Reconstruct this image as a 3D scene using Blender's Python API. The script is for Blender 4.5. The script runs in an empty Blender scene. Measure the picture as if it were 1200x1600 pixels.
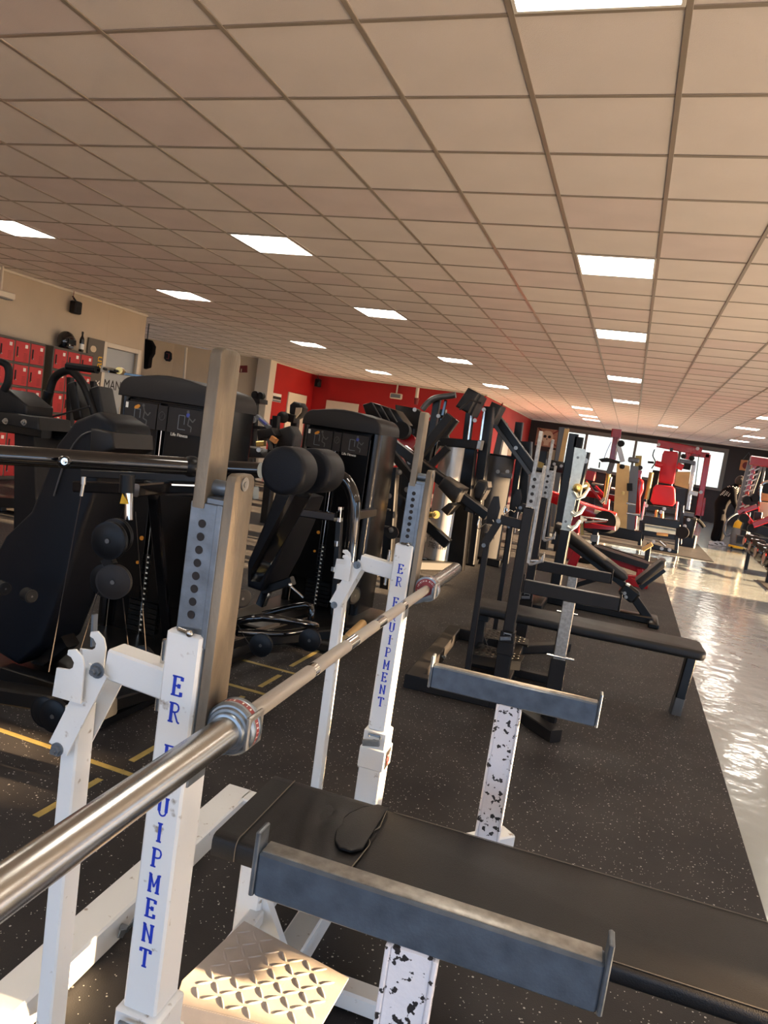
import bpy, bmesh, math, random
from mathutils import Vector, Matrix
random.seed(7)
PI = math.pi
C = bpy.context.scene.collection
sc = bpy.context.scene
# ------------------------------------------------------------------ camera
cam = bpy.data.objects.new('camera', bpy.data.cameras.new('camera'))
C.objects.link(cam)
cam.matrix_world = Matrix(((0.935444, -0.170458, 0.309659, 0.0), (0.322375, 0.052102, -0.945177, 0.0),
                           (0.144979, 0.983987, 0.10369, 1.45), (0, 0, 0, 1)))
cam.data.sensor_fit = 'HORIZONTAL'
cam.data.sensor_width = 36.0
cam.data.lens = 36.0 * 1133.4 / 1200
cam.data.clip_start = 0.02
cam.data.clip_end = 300
sc.camera = cam
# ------------------------------------------------------------------ sky, sun, exposure
sc.view_settings.view_transform = 'Standard'
sc.view_settings.look = 'None'
sc.view_settings.gamma = 1
sc.view_settings.use_curve_mapping = False
sc.view_settings.exposure = 1.18
W = bpy.data.worlds.new('sky')
sc.world = W
W.use_nodes = True
nt = W.node_tree
bg = nt.nodes['Background']
tc = nt.nodes.new('ShaderNodeTexCoord')
sx = nt.nodes.new('ShaderNodeSeparateXYZ')
rp = nt.nodes.new('ShaderNodeValToRGB')
nt.links.new(tc.outputs['Generated'], sx.inputs[0])
nt.links.new(sx.outputs['Z'], rp.inputs[0])
nt.links.new(rp.outputs[0], bg.inputs[0])
rp.color_ramp.elements[0].position = 0.0
rp.color_ramp.elements[0].color = (0.42, 0.67, 1.0, 1)
rp.color_ramp.elements[1].position = 0.55
rp.color_ramp.elements[1].color = (0.45, 0.64, 1.0, 1)
bg.inputs[1].default_value = 2.0
SUN_DIR = Vector((-0.97, -0.12, -0.172)).normalized()
sun = bpy.data.objects.new('sun', bpy.data.lights.new('sun', 'SUN'))
C.objects.link(sun)
sun.data.energy = 36.0
sun.data.color = (1.0, 0.68, 0.38)
sun.data.angle = 0.012
sun.rotation_euler = SUN_DIR.to_track_quat('-Z', 'Y').to_euler()
sun.location = (20, 4, 6)
LAMP = 9.0      # strength of the ceiling panels
# ------------------------------------------------------------------ materials
def lin(c):
    return tuple(((v / 255) / 12.92 if v / 255 <= 0.04045 else (((v / 255) + 0.055) / 1.055) ** 2.4) for v in c)
def mat(name, col, rough=0.5, metal=0.0, noise=0.0, nscale=20.0, bump=0.0, bscale=200.0, spec=0.5, emit=None, es=0, coat=0.0,
        rnoise=0.0, stretch=None, col2=None, thr=None, trans=0.0, alpha=1.0):
    m = bpy.data.materials.new(name)
    m.use_nodes = True
    n = m.node_tree.nodes; l = m.node_tree.links
    b = n['Principled BSDF']
    c = lin(col)
    b.inputs['Base Color'].default_value = (*c, 1)
    b.inputs['Roughness'].default_value = rough
    b.inputs['Metallic'].default_value = metal
    b.inputs['Specular IOR Level'].default_value = spec
    b.inputs['Coat Weight'].default_value = coat
    b.inputs['Transmission Weight'].default_value = trans
    if emit:
        b.inputs['Emission Color'].default_value = (*lin(emit), 1)
        b.inputs['Emission Strength'].default_value = es
    if noise or col2 or bump or rnoise:
        t = n.new('ShaderNodeTexCoord')
        src = t.outputs['Object']
        if stretch:
            mp = n.new('ShaderNodeMapping'); mp.inputs['Scale'].default_value = stretch
            l.new(src, mp.inputs[0]); src = mp.outputs[0]
        nz = n.new('ShaderNodeTexNoise'); nz.inputs['Scale'].default_value = nscale; nz.inputs['Detail'].default_value = 6
        l.new(src, nz.inputs[0])
        if noise or col2:
            r = n.new('ShaderNodeValToRGB')
            l.new(nz.outputs[0], r.inputs[0])
            e = r.color_ramp.elements
            if col2:
                lo, hi = thr or (0.4, 0.6)
                e[0].position = lo; e[1].position = hi
                e[0].color = (*lin(col2), 1); e[1].color = (*c, 1)
            else:
                e[0].position = 0.3; e[1].position = 0.7
                e[0].color = (*[max(0, v * (1 - noise)) for v in c], 1)
                e[1].color = (*[min(1, v * (1 + noise)) for v in c], 1)
            l.new(r.outputs[0], b.inputs['Base Color'])
        if rnoise:
            mr = n.new('ShaderNodeMapRange')
            mr.inputs[3].default_value = max(0.02, rough - rnoise); mr.inputs[4].default_value = min(1, rough + rnoise)
            l.new(nz.outputs[0], mr.inputs[0]); l.new(mr.outputs[0], b.inputs['Roughness'])
        if bump:
            n2 = n.new('ShaderNodeTexNoise'); n2.inputs['Scale'].default_value = bscale; n2.inputs['Detail'].default_value = 3
            l.new(src, n2.inputs[0])
            bp = n.new('ShaderNodeBump'); bp.inputs['Strength'].default_value = bump; bp.inputs['Distance'].default_value = 0.01
            l.new(n2.outputs[0], bp.inputs['Height']); l.new(bp.outputs[0], b.inputs['Normal'])
    return m
K = {}
K['white'] = mat('white_paint', (218, 220, 219), 0.42, noise=0.0, col2=(150, 140, 128), thr=(0.27, 0.34), nscale=34, bump=0.05, bscale=60)
K['flaky'] = mat('flaking_white_paint', (222, 220, 224), 0.5, col2=(38, 34, 34), thr=(0.395, 0.41), nscale=55, bump=0.2, bscale=60)
K['galv'] = mat('galvanised_steel', (118, 124, 130), 0.42, 0.75, noise=0.22, nscale=30, bump=0.06, bscale=90, rnoise=0.1)
K['steel'] = mat('worn_raw_steel', (118, 106, 90), 0.5, 0.5, noise=0.42, nscale=16, bump=0.1, bscale=160, stretch=(1, 1, 0.35), rnoise=0.1)
K['beam'] = mat('blue_grey_galvanised_beam', (92, 102, 114), 0.45, 0.55, noise=0.2, nscale=26, bump=0.05, rnoise=0.1)
K['bare'] = mat('bright_worn_edge', (150, 146, 140), 0.45, 0.8, noise=0.25, nscale=60)
K['chrome'] = mat('brushed_chrome', (176, 174, 170), 0.25, 1.0)
K['polish'] = mat('polished_chrome', (215, 212, 206), 0.1, 1.0)
K['knurl'] = mat('knurled_steel', (176, 170, 162), 0.42, 0.9, bump=0.5, bscale=900)
K['collar'] = mat('collar_steel', (140, 148, 154), 0.33, 0.85, noise=0.2, nscale=70)
K['redband'] = mat('dark_red_band', (132, 44, 44), 0.4)
K['blue'] = mat('blue_lettering', (28, 56, 178), 0.5)
K['vinyl'] = mat('black_vinyl', (20, 18, 18), 0.45, spec=0.35, noise=0.15, nscale=7, bump=0.16, bscale=420, rnoise=0.08)
K['vinyl2'] = mat('dark_blue_black_vinyl', (12, 14, 20), 0.5, spec=0.2, bump=0.15, bscale=380)
K['seam'] = mat('pale_seam_thread', (104, 94, 80), 0.7)
K['black'] = mat('black_powder_coat', (9, 9, 10), 0.34, spec=0.35, noise=0.2, nscale=12, bump=0.04, bscale=300)
K['gloss'] = mat('gloss_black_tube', (12, 12, 14), 0.1, coat=0.5)
K['soft'] = mat('satin_dark_grey', (24, 22, 22), 0.45, spec=0.25, noise=0.1)
K['cap'] = mat('charcoal_cap_plastic', (34, 32, 32), 0.5, spec=0.2, bump=0.04)
K['smoke'] = mat('smoked_panel', (12, 11, 11), 0.22, spec=0.3)
K['rub'] = mat('black_rubber', (18, 18, 19), 0.6, spec=0.25)
K['pul'] = mat('pulley_plastic', (10, 11, 14), 0.42, spec=0.25)
K['silver'] = mat('brushed_silver_shroud', (168, 164, 158), 0.34, 0.75, noise=0.07, nscale=8, stretch=(6, 6, 0.3), rnoise=0.05)
K['silver2'] = mat('dull_grey_shroud', (92, 90, 88), 0.36, 0.6, noise=0.07, nscale=8, stretch=(6, 6, 0.3))
K['dull'] = mat('dull_dark_shroud', (58, 57, 57), 0.4, 0.4)
K['red'] = mat('gloss_red_frame', (150, 8, 16), 0.25, coat=0.2)
K['redpad'] = mat('red_vinyl_pad', (168, 14, 30), 0.42, bump=0.08, bscale=300)
K['redwall'] = mat('red_wall_paint', (160, 10, 10), 0.6, noise=0.05, nscale=3)
K['blackwall'] = mat('black_wall_paint', (30, 24, 24), 0.6, noise=0.1, nscale=3)
K['beige'] = mat('beige_wall_paint', (180, 164, 142), 0.7, noise=0.04, nscale=2, bump=0.03, bscale=40)
K['trim'] = mat('cream_trim', (206, 196, 178), 0.5)
K['door'] = mat('pale_grey_door', (160, 164, 166), 0.45)
K['tile'] = mat('ceiling_tile', (226, 216, 212), 0.85, noise=0.05, nscale=1.6, bump=0.25, bscale=260)
K['tile2'] = mat('ceiling_tile_rosy', (222, 208, 206), 0.85, noise=0.06, nscale=2.2, bump=0.25, bscale=260)
K['grid'] = mat('ceiling_grid', (150, 138, 126), 0.35)
K['lamp'] = mat('lit_diffuser', (255, 255, 255), 0.5, emit=(255, 246, 232), es=LAMP)
K['lampframe'] = mat('lamp_frame', (225, 220, 212), 0.4)
K['yellow'] = mat('yellow_tape', (146, 128, 72), 0.6, noise=0.15, nscale=30)
K['lock'] = mat('red_locker_door', (178, 40, 40), 0.4)
K['lockf'] = mat('locker_carcass', (84, 76, 66), 0.45)
K['paper'] = mat('white_label', (226, 222, 212), 0.7)
K['plate'] = mat('painted_tread_plate', (176, 166, 156), 0.4, noise=0.08, nscale=20, bump=0.04)
K['gold'] = mat('brass_gold', (190, 160, 96), 0.3, 0.9)
K['wood'] = mat('orange_plywood', (196, 132, 76), 0.5, noise=0.15, nscale=6, stretch=(1, 1, 6))
K['tan'] = mat('tan_sheet', (196, 160, 104), 0.45, 0.3, noise=0.1, nscale=5)  # tan parts, also sunlight painted onto grey machine faces
K['poster'] = mat('poster_paper', (160, 120, 96), 0.7, noise=0.2, nscale=9)
K['ink'] = mat('black_ink', (26, 20, 18), 0.7)
K['frame_al'] = mat('window_frame_metal', (96, 92, 84), 0.4, 0.3)
K['yplas'] = mat('yellow_plastic', (226, 176, 30), 0.4)
K['gplas'] = mat('grey_plastic', (104, 110, 116), 0.45)
K['cloth'] = mat('black_cloth', (18, 16, 18), 0.85, spec=0.08, bump=0.2, bscale=60)
K['skin'] = mat('skin', (190, 134, 108), 0.55)
K['hair'] = mat('dark_hair', (32, 22, 18), 0.5, stretch=(1, 1, 0.2), noise=0.3)
K['shoe'] = mat('white_trainers', (200, 200, 204), 0.5)
K['glass'] = mat('window_glass', (255, 255, 255), 0.0, trans=1.0, spec=0.5)
K['glass'].node_tree.nodes['Principled BSDF'].inputs['IOR'].default_value = 1.0
K['facade'] = mat('pale_facade', (255, 226, 184), 0.8, noise=0.1, nscale=0.8)
K['ground'] = mat('outdoor_paving', (150, 144, 138), 0.9)
K['orange'] = mat('orange_button', (206, 132, 30), 0.5)
K['beigepic'] = mat('faded_picture', (200, 180, 150), 0.6)
K['bluepic'] = mat('blue_print', (60, 70, 150), 0.5)
K['darkred'] = mat('dark_red_print', (110, 30, 28), 0.6)
# rubber flooring: black with pale granules
def rubber():
    m = bpy.data.materials.new('speckled_rubber'); m.use_nodes = True
    n = m.node_tree.nodes; l = m.node_tree.links; b = n['Principled BSDF']
    t = n.new('ShaderNodeTexCoord')
    def vor(scale, lo):
        v = n.new('ShaderNodeTexVoronoi'); v.inputs['Scale'].default_value = scale
        l.new(t.outputs['Object'], v.inputs['Vector'])
        nz = n.new('ShaderNodeTexWhiteNoise'); l.new(v.outputs['Position'], nz.inputs['Vector'])
        g = n.new('ShaderNodeMath'); g.operation = 'GREATER_THAN'; g.inputs[1].default_value = lo
        l.new(nz.outputs['Value'], g.inputs[0])
        d = n.new('ShaderNodeMath'); d.operation = 'LESS_THAN'; d.inputs[1].default_value = 0.27
        l.new(v.outputs['Distance'], d.inputs[0])
        k = n.new('ShaderNodeMath'); k.operation = 'MULTIPLY'
        l.new(g.outputs[0], k.inputs[0]); l.new(d.outputs[0], k.inputs[1])
        return k
    a = vor(150, 0.90); c = vor(80, 0.965)
    mx = n.new('ShaderNodeMath'); mx.operation = 'MAXIMUM'
    l.new(a.outputs[0], mx.inputs[0]); l.new(c.outputs[0], mx.inputs[1])
    nz = n.new('ShaderNodeTexNoise'); nz.inputs['Scale'].default_value = 2.5; nz.inputs['Detail'].default_value = 8
    l.new(t.outputs['Object'], nz.inputs[0])
    r = n.new('ShaderNodeValToRGB'); l.new(nz.outputs[0], r.inputs[0])
    r.color_ramp.elements[0].position = 0.35; r.color_ramp.elements[0].color = (*lin((38, 36, 37)), 1)
    r.color_ramp.elements[1].position = 0.75; r.color_ramp.elements[1].color = (*lin((56, 53, 52)), 1)
    mix = n.new('ShaderNodeMix'); mix.data_type = 'RGBA'
    l.new(mx.outputs[0], mix.inputs[0]); l.new(r.outputs[0], mix.inputs[6]); mix.inputs[7].default_value = (*lin((176, 172, 166)), 1)
    l.new(mix.outputs[2], b.inputs['Base Color'])
    b.inputs['Roughness'].default_value = 0.62
    b.inputs['Specular IOR Level'].default_value = 0.25
    n2 = n.new('ShaderNodeTexNoise'); n2.inputs['Scale'].default_value = 260; l.new(t.outputs['Object'], n2.inputs[0])
    bp = n.new('ShaderNodeBump'); bp.inputs['Strength'].default_value = 0.25; bp.inputs['Distance'].default_value = 0.003
    l.new(n2.outputs[0], bp.inputs['Height']); l.new(bp.outputs[0], b.inputs['Normal'])
    return m
K['rubber'] = rubber()
def glossfloor():
    m = bpy.data.materials.new('glossy_painted_concrete'); m.use_nodes = True
    n = m.node_tree.nodes; l = m.node_tree.links; b = n['Principled BSDF']
    t = n.new('ShaderNodeTexCoord')
    nz = n.new('ShaderNodeTexNoise'); nz.inputs['Scale'].default_value = 1.2; nz.inputs['Detail'].default_value = 6
    l.new(t.outputs['Object'], nz.inputs[0])
    r = n.new('ShaderNodeValToRGB'); l.new(nz.outputs[0], r.inputs[0])
    r.color_ramp.elements[0].position = 0.3; r.color_ramp.elements[0].color = (*lin((140, 147, 148)), 1)
    r.color_ramp.elements[1].position = 0.75; r.color_ramp.elements[1].color = (*lin((160, 166, 166)), 1)
    l.new(r.outputs[0], b.inputs['Base Color'])
    b.inputs['Roughness'].default_value = 0.2
    b.inputs['Coat Weight'].default_value = 0.6
    b.inputs['Coat Roughness'].default_value = 0.07
    n2 = n.new('ShaderNodeTexNoise'); n2.inputs['Scale'].default_value = 5.5; n2.inputs['Detail'].default_value = 3
    l.new(t.outputs['Object'], n2.inputs[0])
    bp = n.new('ShaderNodeBump'); bp.inputs['Strength'].default_value = 0.5; bp.inputs['Distance'].default_value = 0.012
    l.new(n2.outputs[0], bp.inputs['Height']); l.new(bp.outputs[0], b.inputs['Normal']); l.new(bp.outputs[0], b.inputs['Coat Normal'])
    return m
K['gfloor'] = glossfloor()
# ------------------------------------------------------------------ mesh helpers
def V(*a):
    return Vector(a[0]) if len(a) == 1 else Vector(a)
def frame(p, q, up=(0, 0, 1)):
    d = (V(q) - V(p)); L = d.length; d.normalize(); u = V(up)
    if abs(d.dot(u)) > 0.98: u = V(1, 0, 0)
    s = d.cross(u).normalized(); u = s.cross(d).normalized()
    return d, s, u, L
class MB:
    def __init__(s): s.v = []; s.f = []
    def add(s, vs, fs):
        k = len(s.v); s.v += [tuple(x) for x in vs]; s.f += [tuple(i + k for i in f) for f in fs]; return s
    def loft(s, rings, closed=True, caps=True):
        k = len(rings[0]); vs = [v for r in rings for v in r]; fs = []
        for a in range(len(rings) - 1):
            for i in range(k):
                j = (i + 1) % k
                if j == 0 and not closed: continue
                fs.append((a * k + i, a * k + j, (a + 1) * k + j, (a + 1) * k + i))
        if caps:
            fs.append(tuple(range(k - 1, -1, -1))); fs.append(tuple(range((len(rings) - 1) * k, len(rings) * k)))
        return s.add(vs, fs)
    def bar(s, p, q, w, h=None, up=(0, 0, 1), c=0.12):
        h = h or w; d, sd, u, L = frame(p, q, up); p = V(p); q = V(q); k = min(w, h) * c
        prof = [(-w/2+k, -h/2), (w/2-k, -h/2), (w/2, -h/2+k), (w/2, h/2-k), (w/2-k, h/2), (-w/2+k, h/2), (-w/2, h/2-k), (-w/2, -h/2+k)]
        return s.loft([[o + sd * a + u * b for a, b in prof] for o in (p, q)])
    def box(s, c, dims, rot=None, ch=0.0):
        x, y, z = dims; R = rot or Matrix.Identity(3); c = V(c)
        p = c + R @ V(0, 0, -z/2); q = c + R @ V(0, 0, z/2)
        k = ch or min(x, y) * 0.06
        def ring(zz, ins):
            a, b = x/2 - ins, y/2 - ins
            return [c + R @ V(px, py, zz) for px, py in ((-a+k, -b), (a-k, -b), (a, -b+k), (a, b-k), (a-k, b), (-a+k, b), (-a, b-k), (-a, -b+k))]
        kk = min(k, z * 0.3)
        return s.loft([ring(-z/2, kk), ring(-z/2 + kk, 0), ring(z/2 - kk, 0), ring(z/2, kk)])
    def bx(s, x0, x1, y0, y1, z0, z1, ch=0.0):
        return s.box(((x0+x1)/2, (y0+y1)/2, (z0+z1)/2), (abs(x1-x0), abs(y1-y0), abs(z1-z0)), None, ch)
    def cyl(s, p, q, r, r2=None, n=20, ch=0.0):
        d, a, b, L = frame(p, q); p = V(p); q = V(q); r2 = r if r2 is None else r2
        def ring(o, rr): return [o + a * math.cos(t) * rr + b * math.sin(t) * rr for t in [2*PI*i/n for i in range(n)]]
        if ch: return s.loft([ring(p, r - ch), ring(p + d*ch, r), ring(q - d*ch, r2), ring(q, r2 - ch)])
        return s.loft([ring(p, r), ring(q, r2)])
    def lathe(s, p, d, prof, n=28):
        d = V(d).normalized(); _, a, b, L = frame(p, V(p) + d); p = V(p)
        return s.loft([[p + d*h + a*math.cos(t)*r + b*math.sin(t)*r for t in [2*PI*i/n for i in range(n)]] for r, h in prof])
    def tube(s, pts, r, n=10, smooth=0, closed=False):
        pts = [V(p) for p in pts]
        n0 = len(pts)
        if smooth: pts = curve(pts, smooth, closed)
        if isinstance(r, (list, tuple)) and len(r) != len(pts):
            r = [r[min(int(t), n0 - 1)]*(1 - t % 1) + r[min(int(t) + 1, n0 - 1)]*(t % 1) for t in [i*(n0 - 1)/(len(pts) - 1) for i in range(len(pts))]]
        rings = []; m = len(pts); pa = None
        for i, p in enumerate(pts):
            if closed: d = pts[(i+1) % m] - pts[i-1]
            else: d = pts[min(i+1, m-1)] - pts[max(i-1, 0)]
            d.normalize()
            if pa is None:
                pa = d.cross(V(0, 0, 1));
                if pa.length < 0.05: pa = d.cross(V(1, 0, 0))
            pa = (pa - d * pa.dot(d)).normalized(); b = d.cross(pa)
            rr = r[i] if isinstance(r, (list, tuple)) else r
            rings.append([p + pa*math.cos(t)*rr + b*math.sin(t)*rr for t in [2*PI*k/n for k in range(n)]])
        if closed: rings.append(rings[0])
        return s.loft(rings, caps=not closed)
    def prism(s, pts, ext):
        e = V(ext); pts = [V(p) for p in pts]
        return s.loft([[p for p in pts], [p + e for p in pts]])
    def soft(s, pts, ext, r=0.015):
        """prism with rounded-over edges"""
        e = V(ext); L = e.length; en = e.normalized(); pts = [V(p) for p in pts]; c = sum(pts, V(0, 0, 0)) / len(pts)
        def sc_(k): return [p + (c - p).normalized() * k for p in pts]
        rings = []
        for t in (0, 30, 60, 90):
            a = math.radians(t); k = r * (1 - math.sin(a)); o = r * (1 - math.cos(a)); rings.append([p + en * o for p in sc_(k)])
        for t in (90, 60, 30, 0):
            a = math.radians(t); k = r * (1 - math.sin(a)); o = L - r * (1 - math.cos(a)); rings.append([p + en * o for p in sc_(k)])
        return s.loft(rings)
    def pad(s, c, dims, rot=None, r=0.02, seg=4):
        x, y, z = dims; R = rot or Matrix.Identity(3); c = V(c); r = min(r, z * 0.48)
        cr = min(min(x, y) * 0.2, 0.05)
        def ring(zz, ins):
            out = []
            for cx, cy, a0 in ((x/2-cr, y/2-cr, 0), (-x/2+cr, y/2-cr, 90), (-x/2+cr, -y/2+cr, 180), (x/2-cr, -y/2+cr, 270)):
                for i in range(5):
                    a = math.radians(a0 + 22.5 * i); rr = max(cr - ins, 0.002)
                    out.append(c + R @ V(cx + math.cos(a)*rr, cy + math.sin(a)*rr, zz))
            return out
        rings = []
        for i in range(seg + 1):
            a = PI/2 * i / seg; rings.append(ring(-z/2 + r*(1-math.sin(a)) if False else -z/2 + r*(1-math.cos(a)), r*(1-math.sin(a))))
        for i in range(seg, -1, -1):
            a = PI/2 * i / seg; rings.append(ring(z/2 - r*(1-math.cos(a)), r*(1-math.sin(a))))
        return s.loft(rings)
    def ball(s, c, r, n=12, sc3=(1, 1, 1), rot=None):
        R = rot or Matrix.Identity(3); c = V(c); rings = []
        for i in range(1, n):
            a = PI * i / n; rings.append([c + R @ V(sc3[0]*r*math.sin(a)*math.cos(t), sc3[1]*r*math.sin(a)*math.sin(t), -sc3[2]*r*math.cos(a)) for t in [2*PI*k/(n+4) for k in range(n+4)]])
        return s.loft(rings)
    def bolt(s, c, d, r=0.011):
        d = V(d).normalized(); c = V(c)
        s.cyl(c, c + d*r*0.25, r*1.25, n=16); s.cyl(c + d*r*0.25, c + d*r*0.95, r*0.85, n=6); return s.cyl(c + d*r*0.9, c + d*r*1.5, r*0.42, n=10)
    def build(s, name, m, parent=None, smooth=True, ang=38):
        me = bpy.data.meshes.new(name)
        vs = s.v
        if parent is not None:
            r = parent
            while r.parent: r = r.parent
            iv = r.matrix_basis.inverted(); vs = [iv @ V(v) for v in vs]
        me.from_pydata([tuple(v) for v in vs], [], s.f); me.update()
        bm = bmesh.new(); bm.from_mesh(me); bmesh.ops.recalc_face_normals(bm, faces=bm.faces); bm.to_mesh(me); bm.free()
        if smooth:
            me.shade_smooth(); me.set_sharp_from_angle(angle=math.radians(ang))
        me.materials.append(K[m] if isinstance(m, str) else m)
        o = bpy.data.objects.new(name, me); C.objects.link(o)
        if parent is not None: o.parent = parent
        return o
def curve(pts, k=6, closed=False):
    out = []; n = len(pts)
    rng = range(n) if closed else range(n - 1)
    for i in rng:
        if closed: p0, p1, p2, p3 = pts[i-1], pts[i], pts[(i+1) % n], pts[(i+2) % n]
        else: p0, p1, p2, p3 = pts[max(i-1, 0)], pts[i], pts[i+1], pts[min(i+2, n-1)]
        for j in range(k):
            t = j / k
            out.append(0.5 * ((2*p1) + (p2-p0)*t + (2*p0-5*p1+4*p2-p3)*t*t + (3*p1-p0-3*p2+p3)*t**3))
    if not closed: out.append(pts[-1])
    return out
def thing(name, label, cat, loc=(0, 0, 0), rz=0.0, group=None):
    o = bpy.data.objects.new(name, None); C.objects.link(o)
    o.empty_display_size = 0.1
    o.location = loc; o.rotation_euler = (0, 0, rz); o['label'] = label; o['category'] = cat
    o.matrix_basis = Matrix.Translation(V(loc)) @ Matrix.Rotation(rz, 4, 'Z')
    if group: o['group'] = group
    return o
def tag(o, label, cat, group=None, kind=None):
    o['label'] = label; o['category'] = cat
    if group: o['group'] = group
    if kind: o['kind'] = kind
    return o
def struct(o):
    o['kind'] = 'structure'; return o
def stuff(o):
    o['kind'] = 'stuff'; return o
def copy_tree(o, parent=None):
    c = o.copy(); C.objects.link(c)
    if parent: c.parent = parent
    for ch in o.children: copy_tree(ch, c)
    return c
def text_mesh(s, body, m, parent, origin, xdir, ydir, size, depth=0.001, name='lettering', align='CENTER', squeeze=1.0):
    cu = bpy.data.curves.new('t', 'FONT'); cu.body = body; cu.size = size; cu.extrude = depth; cu.align_x = align; cu.align_y = 'CENTER'
    cu.resolution_u = 3
    t = bpy.data.objects.new('t', cu); C.objects.link(t)
    dg = bpy.context.evaluated_depsgraph_get(); me = bpy.data.meshes.new_from_object(t.evaluated_get(dg))
    bpy.data.objects.remove(t); bpy.data.curves.remove(cu)
    x = V(xdir).normalized(); y = V(ydir).normalized(); z = x.cross(y)
    b = MB(); b.add([V(origin) + x*v.co.x*squeeze + y*v.co.y + z*v.co.z for v in me.vertices], [tuple(p.vertices) for p in me.polygons])
    bpy.data.meshes.remove(me)
    return b.build(name, m, parent, smooth=False)
# ================================================================== ROOM
CEIL = 3.0; X0 = -0.682; Y0 = 2.698; T = 0.6
# floor
struct(MB().bx(-14.5, 7.2, -6.2, 30.6, -0.12, -0.012, 0.001).build('floor', 'gfloor', smooth=False))
def mat_slab(nm, x0, x1, y0, y1, z=0.0):
    struct(MB().bx(x0, x1, y0, y1, -0.0119, z, 0.001).build(nm, 'rubber', smooth=False))
mat_slab('rubber_floor', -9.4, 0.70, -5.9, 13.85)
mat_slab('rubber_floor', -4.1, 1.76, 15.0, 18.6)
mat_slab('rubber_floor', 2.25, 6.9, 10.6, 13.3)
mat_slab('rubber_floor', -9.4, -1.9, 13.86, 14.99)
# yellow tape lines on the mat
def tape(x0, y0, x1, y1, w=0.028):
    tag(MB().bar((x0, y0, 0.0008), (x1, y1, 0.0008), w, 0.0012).build('floor_tape', 'yellow', smooth=False),
        TAPEL.pop(0), 'tape', 'yellow tape lines on the rubber floor')
TAPEL = ['long yellow tape line nearest the camera, left of the white posts', 'yellow tape line crossing under the first black machine', 'yellow tape line by the pulleys of the second black machine',
         'short yellow tape dash beside the first machine, nearest one', 'second short yellow tape dash beside the first machine', 'short yellow tape dash seen between the white lever posts',
         'short yellow tape dash below the rollers', 'short yellow tape dash nearest the second machine']
tape(-2.9, 2.31, -1.62, 2.31); tape(-2.4, 3.40, -1.62, 3.40); tape(-2.4, 3.80, -1.62, 3.80)
tape(-1.70, 1.90, -1.70, 2.22); tape(-1.70, 2.40, -1.70, 2.80); tape(-1.70, 2.98, -1.70, 3.30); tape(-1.70, 3.48, -1.70, 3.72); tape(-1.72, 3.9, -1.72, 4.4)
# walls
def wallbox(nm, x0, x1, y0, y1, m, z0=0.0, z1=CEIL): return struct(MB().bx(x0, x1, y0, y1, z0, z1, 0.001).build(nm, m, smooth=False))
wallbox('wall_left', -9.0, -8.8, -6.0, 10.36, 'beige', -0.012)
wallbox('wall_left', -9.0, -8.8, 11.22, 11.36, 'beige', -0.012)
wallbox('wall_left', -9.0, -8.8, 10.36, 11.22, 'beige', 2.26)
wallbox('wall_recess_side', -14.0, -9.0, 11.16, 11.36, 'beige', -0.012)
def wall_seg(nm, a, b, m, z0=-0.012, z1=CEIL, t=0.2, side=1):
    d = (V(b[0]-a[0], b[1]-a[1], 0)).normalized(); n = V(-d.y, d.x, 0) * t * side
    return struct(MB().prism([(a[0], a[1], z0), (b[0], b[1], z0), (b[0]+n.x, b[1]+n.y, z0), (a[0]+n.x, a[1]+n.y, z0)], (0, 0, z1 - z0)).build(nm, m, smooth=False))
wall_seg('wall_recess', (-14.0, 12.8), (-11.6, 16.2), 'beige'); wall_seg('wall_recess', (-11.6, 16.2), (-9.7, 17.72), 'beige')
wallbox('wall_red_side', -9.72, -9.5, 17.75, 20.4, 'redwall', -0.012)
struct(MB().bx(-9.82, -9.42, 17.4, 17.74, -0.012, CEIL, 0.01).build('trim_1', 'trim', smooth=False))
wallbox('wall_red_back', -9.72, -4.2, 20.4, 20.6, 'redwall', -0.012)
wallbox('wall_red', -4.42, -4.2, 20.6, 30.3, 'redwall', -0.012)
# far wall with its window band
WX = [-2.85, -1.92, -0.02, 1.62, 3.22]; WZ0, WZ1 = 1.28, 2.72
wallbox('wall_far', -4.42, WX[0], 30.3, 30.5, 'blackwall', -0.012)
wallbox('wall_far', WX[-1], 7.2, 30.3, 30.5, 'blackwall', -0.012)
wallbox('wall_far', WX[0], WX[-1], 30.3, 30.5, 'blackwall', -0.012, WZ0)
wallbox('wall_far', WX[0], WX[-1], 30.3, 30.5, 'blackwall', WZ1, CEIL)
for k in range(4):
    f = MB(); a, b = WX[k], WX[k+1]; t = 0.05
    f.bx(a, a+t, 30.22, 30.36, WZ0, WZ1); f.bx(b-t, b, 30.22, 30.36, WZ0, WZ1); f.bx(a+t, b-t, 30.22, 30.36, WZ0, WZ0+t); f.bx(a+t, b-t, 30.22, 30.36, WZ1-t, WZ1)
    w = struct(f.build('window_%d' % (k+1), 'frame_al', smooth=False))
    MB().bx(a+t, b-t, 30.30, 30.306, WZ0+t, WZ1-t).build('pane', 'glass', w, smooth=False)
struct(MB().bx(WX[0]-0.12, WX[-1]+0.12, 30.16, 30.3, WZ0-0.06, WZ0, 0.006).build('window_sill', 'frame_al', smooth=False))
for s0, s1, z0, z1 in ((WX[0]-0.1, WX[0], WZ0, WZ1), (WX[-1], WX[-1]+0.1, WZ0, WZ1), (WX[0]-0.1, WX[-1]+0.1, WZ1, WZ1+0.12)):
    struct(MB().bx(s0, s1, 30.24, 30.3, z0, z1, 0.004).build('window_surround', 'frame_al', smooth=False))
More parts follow.
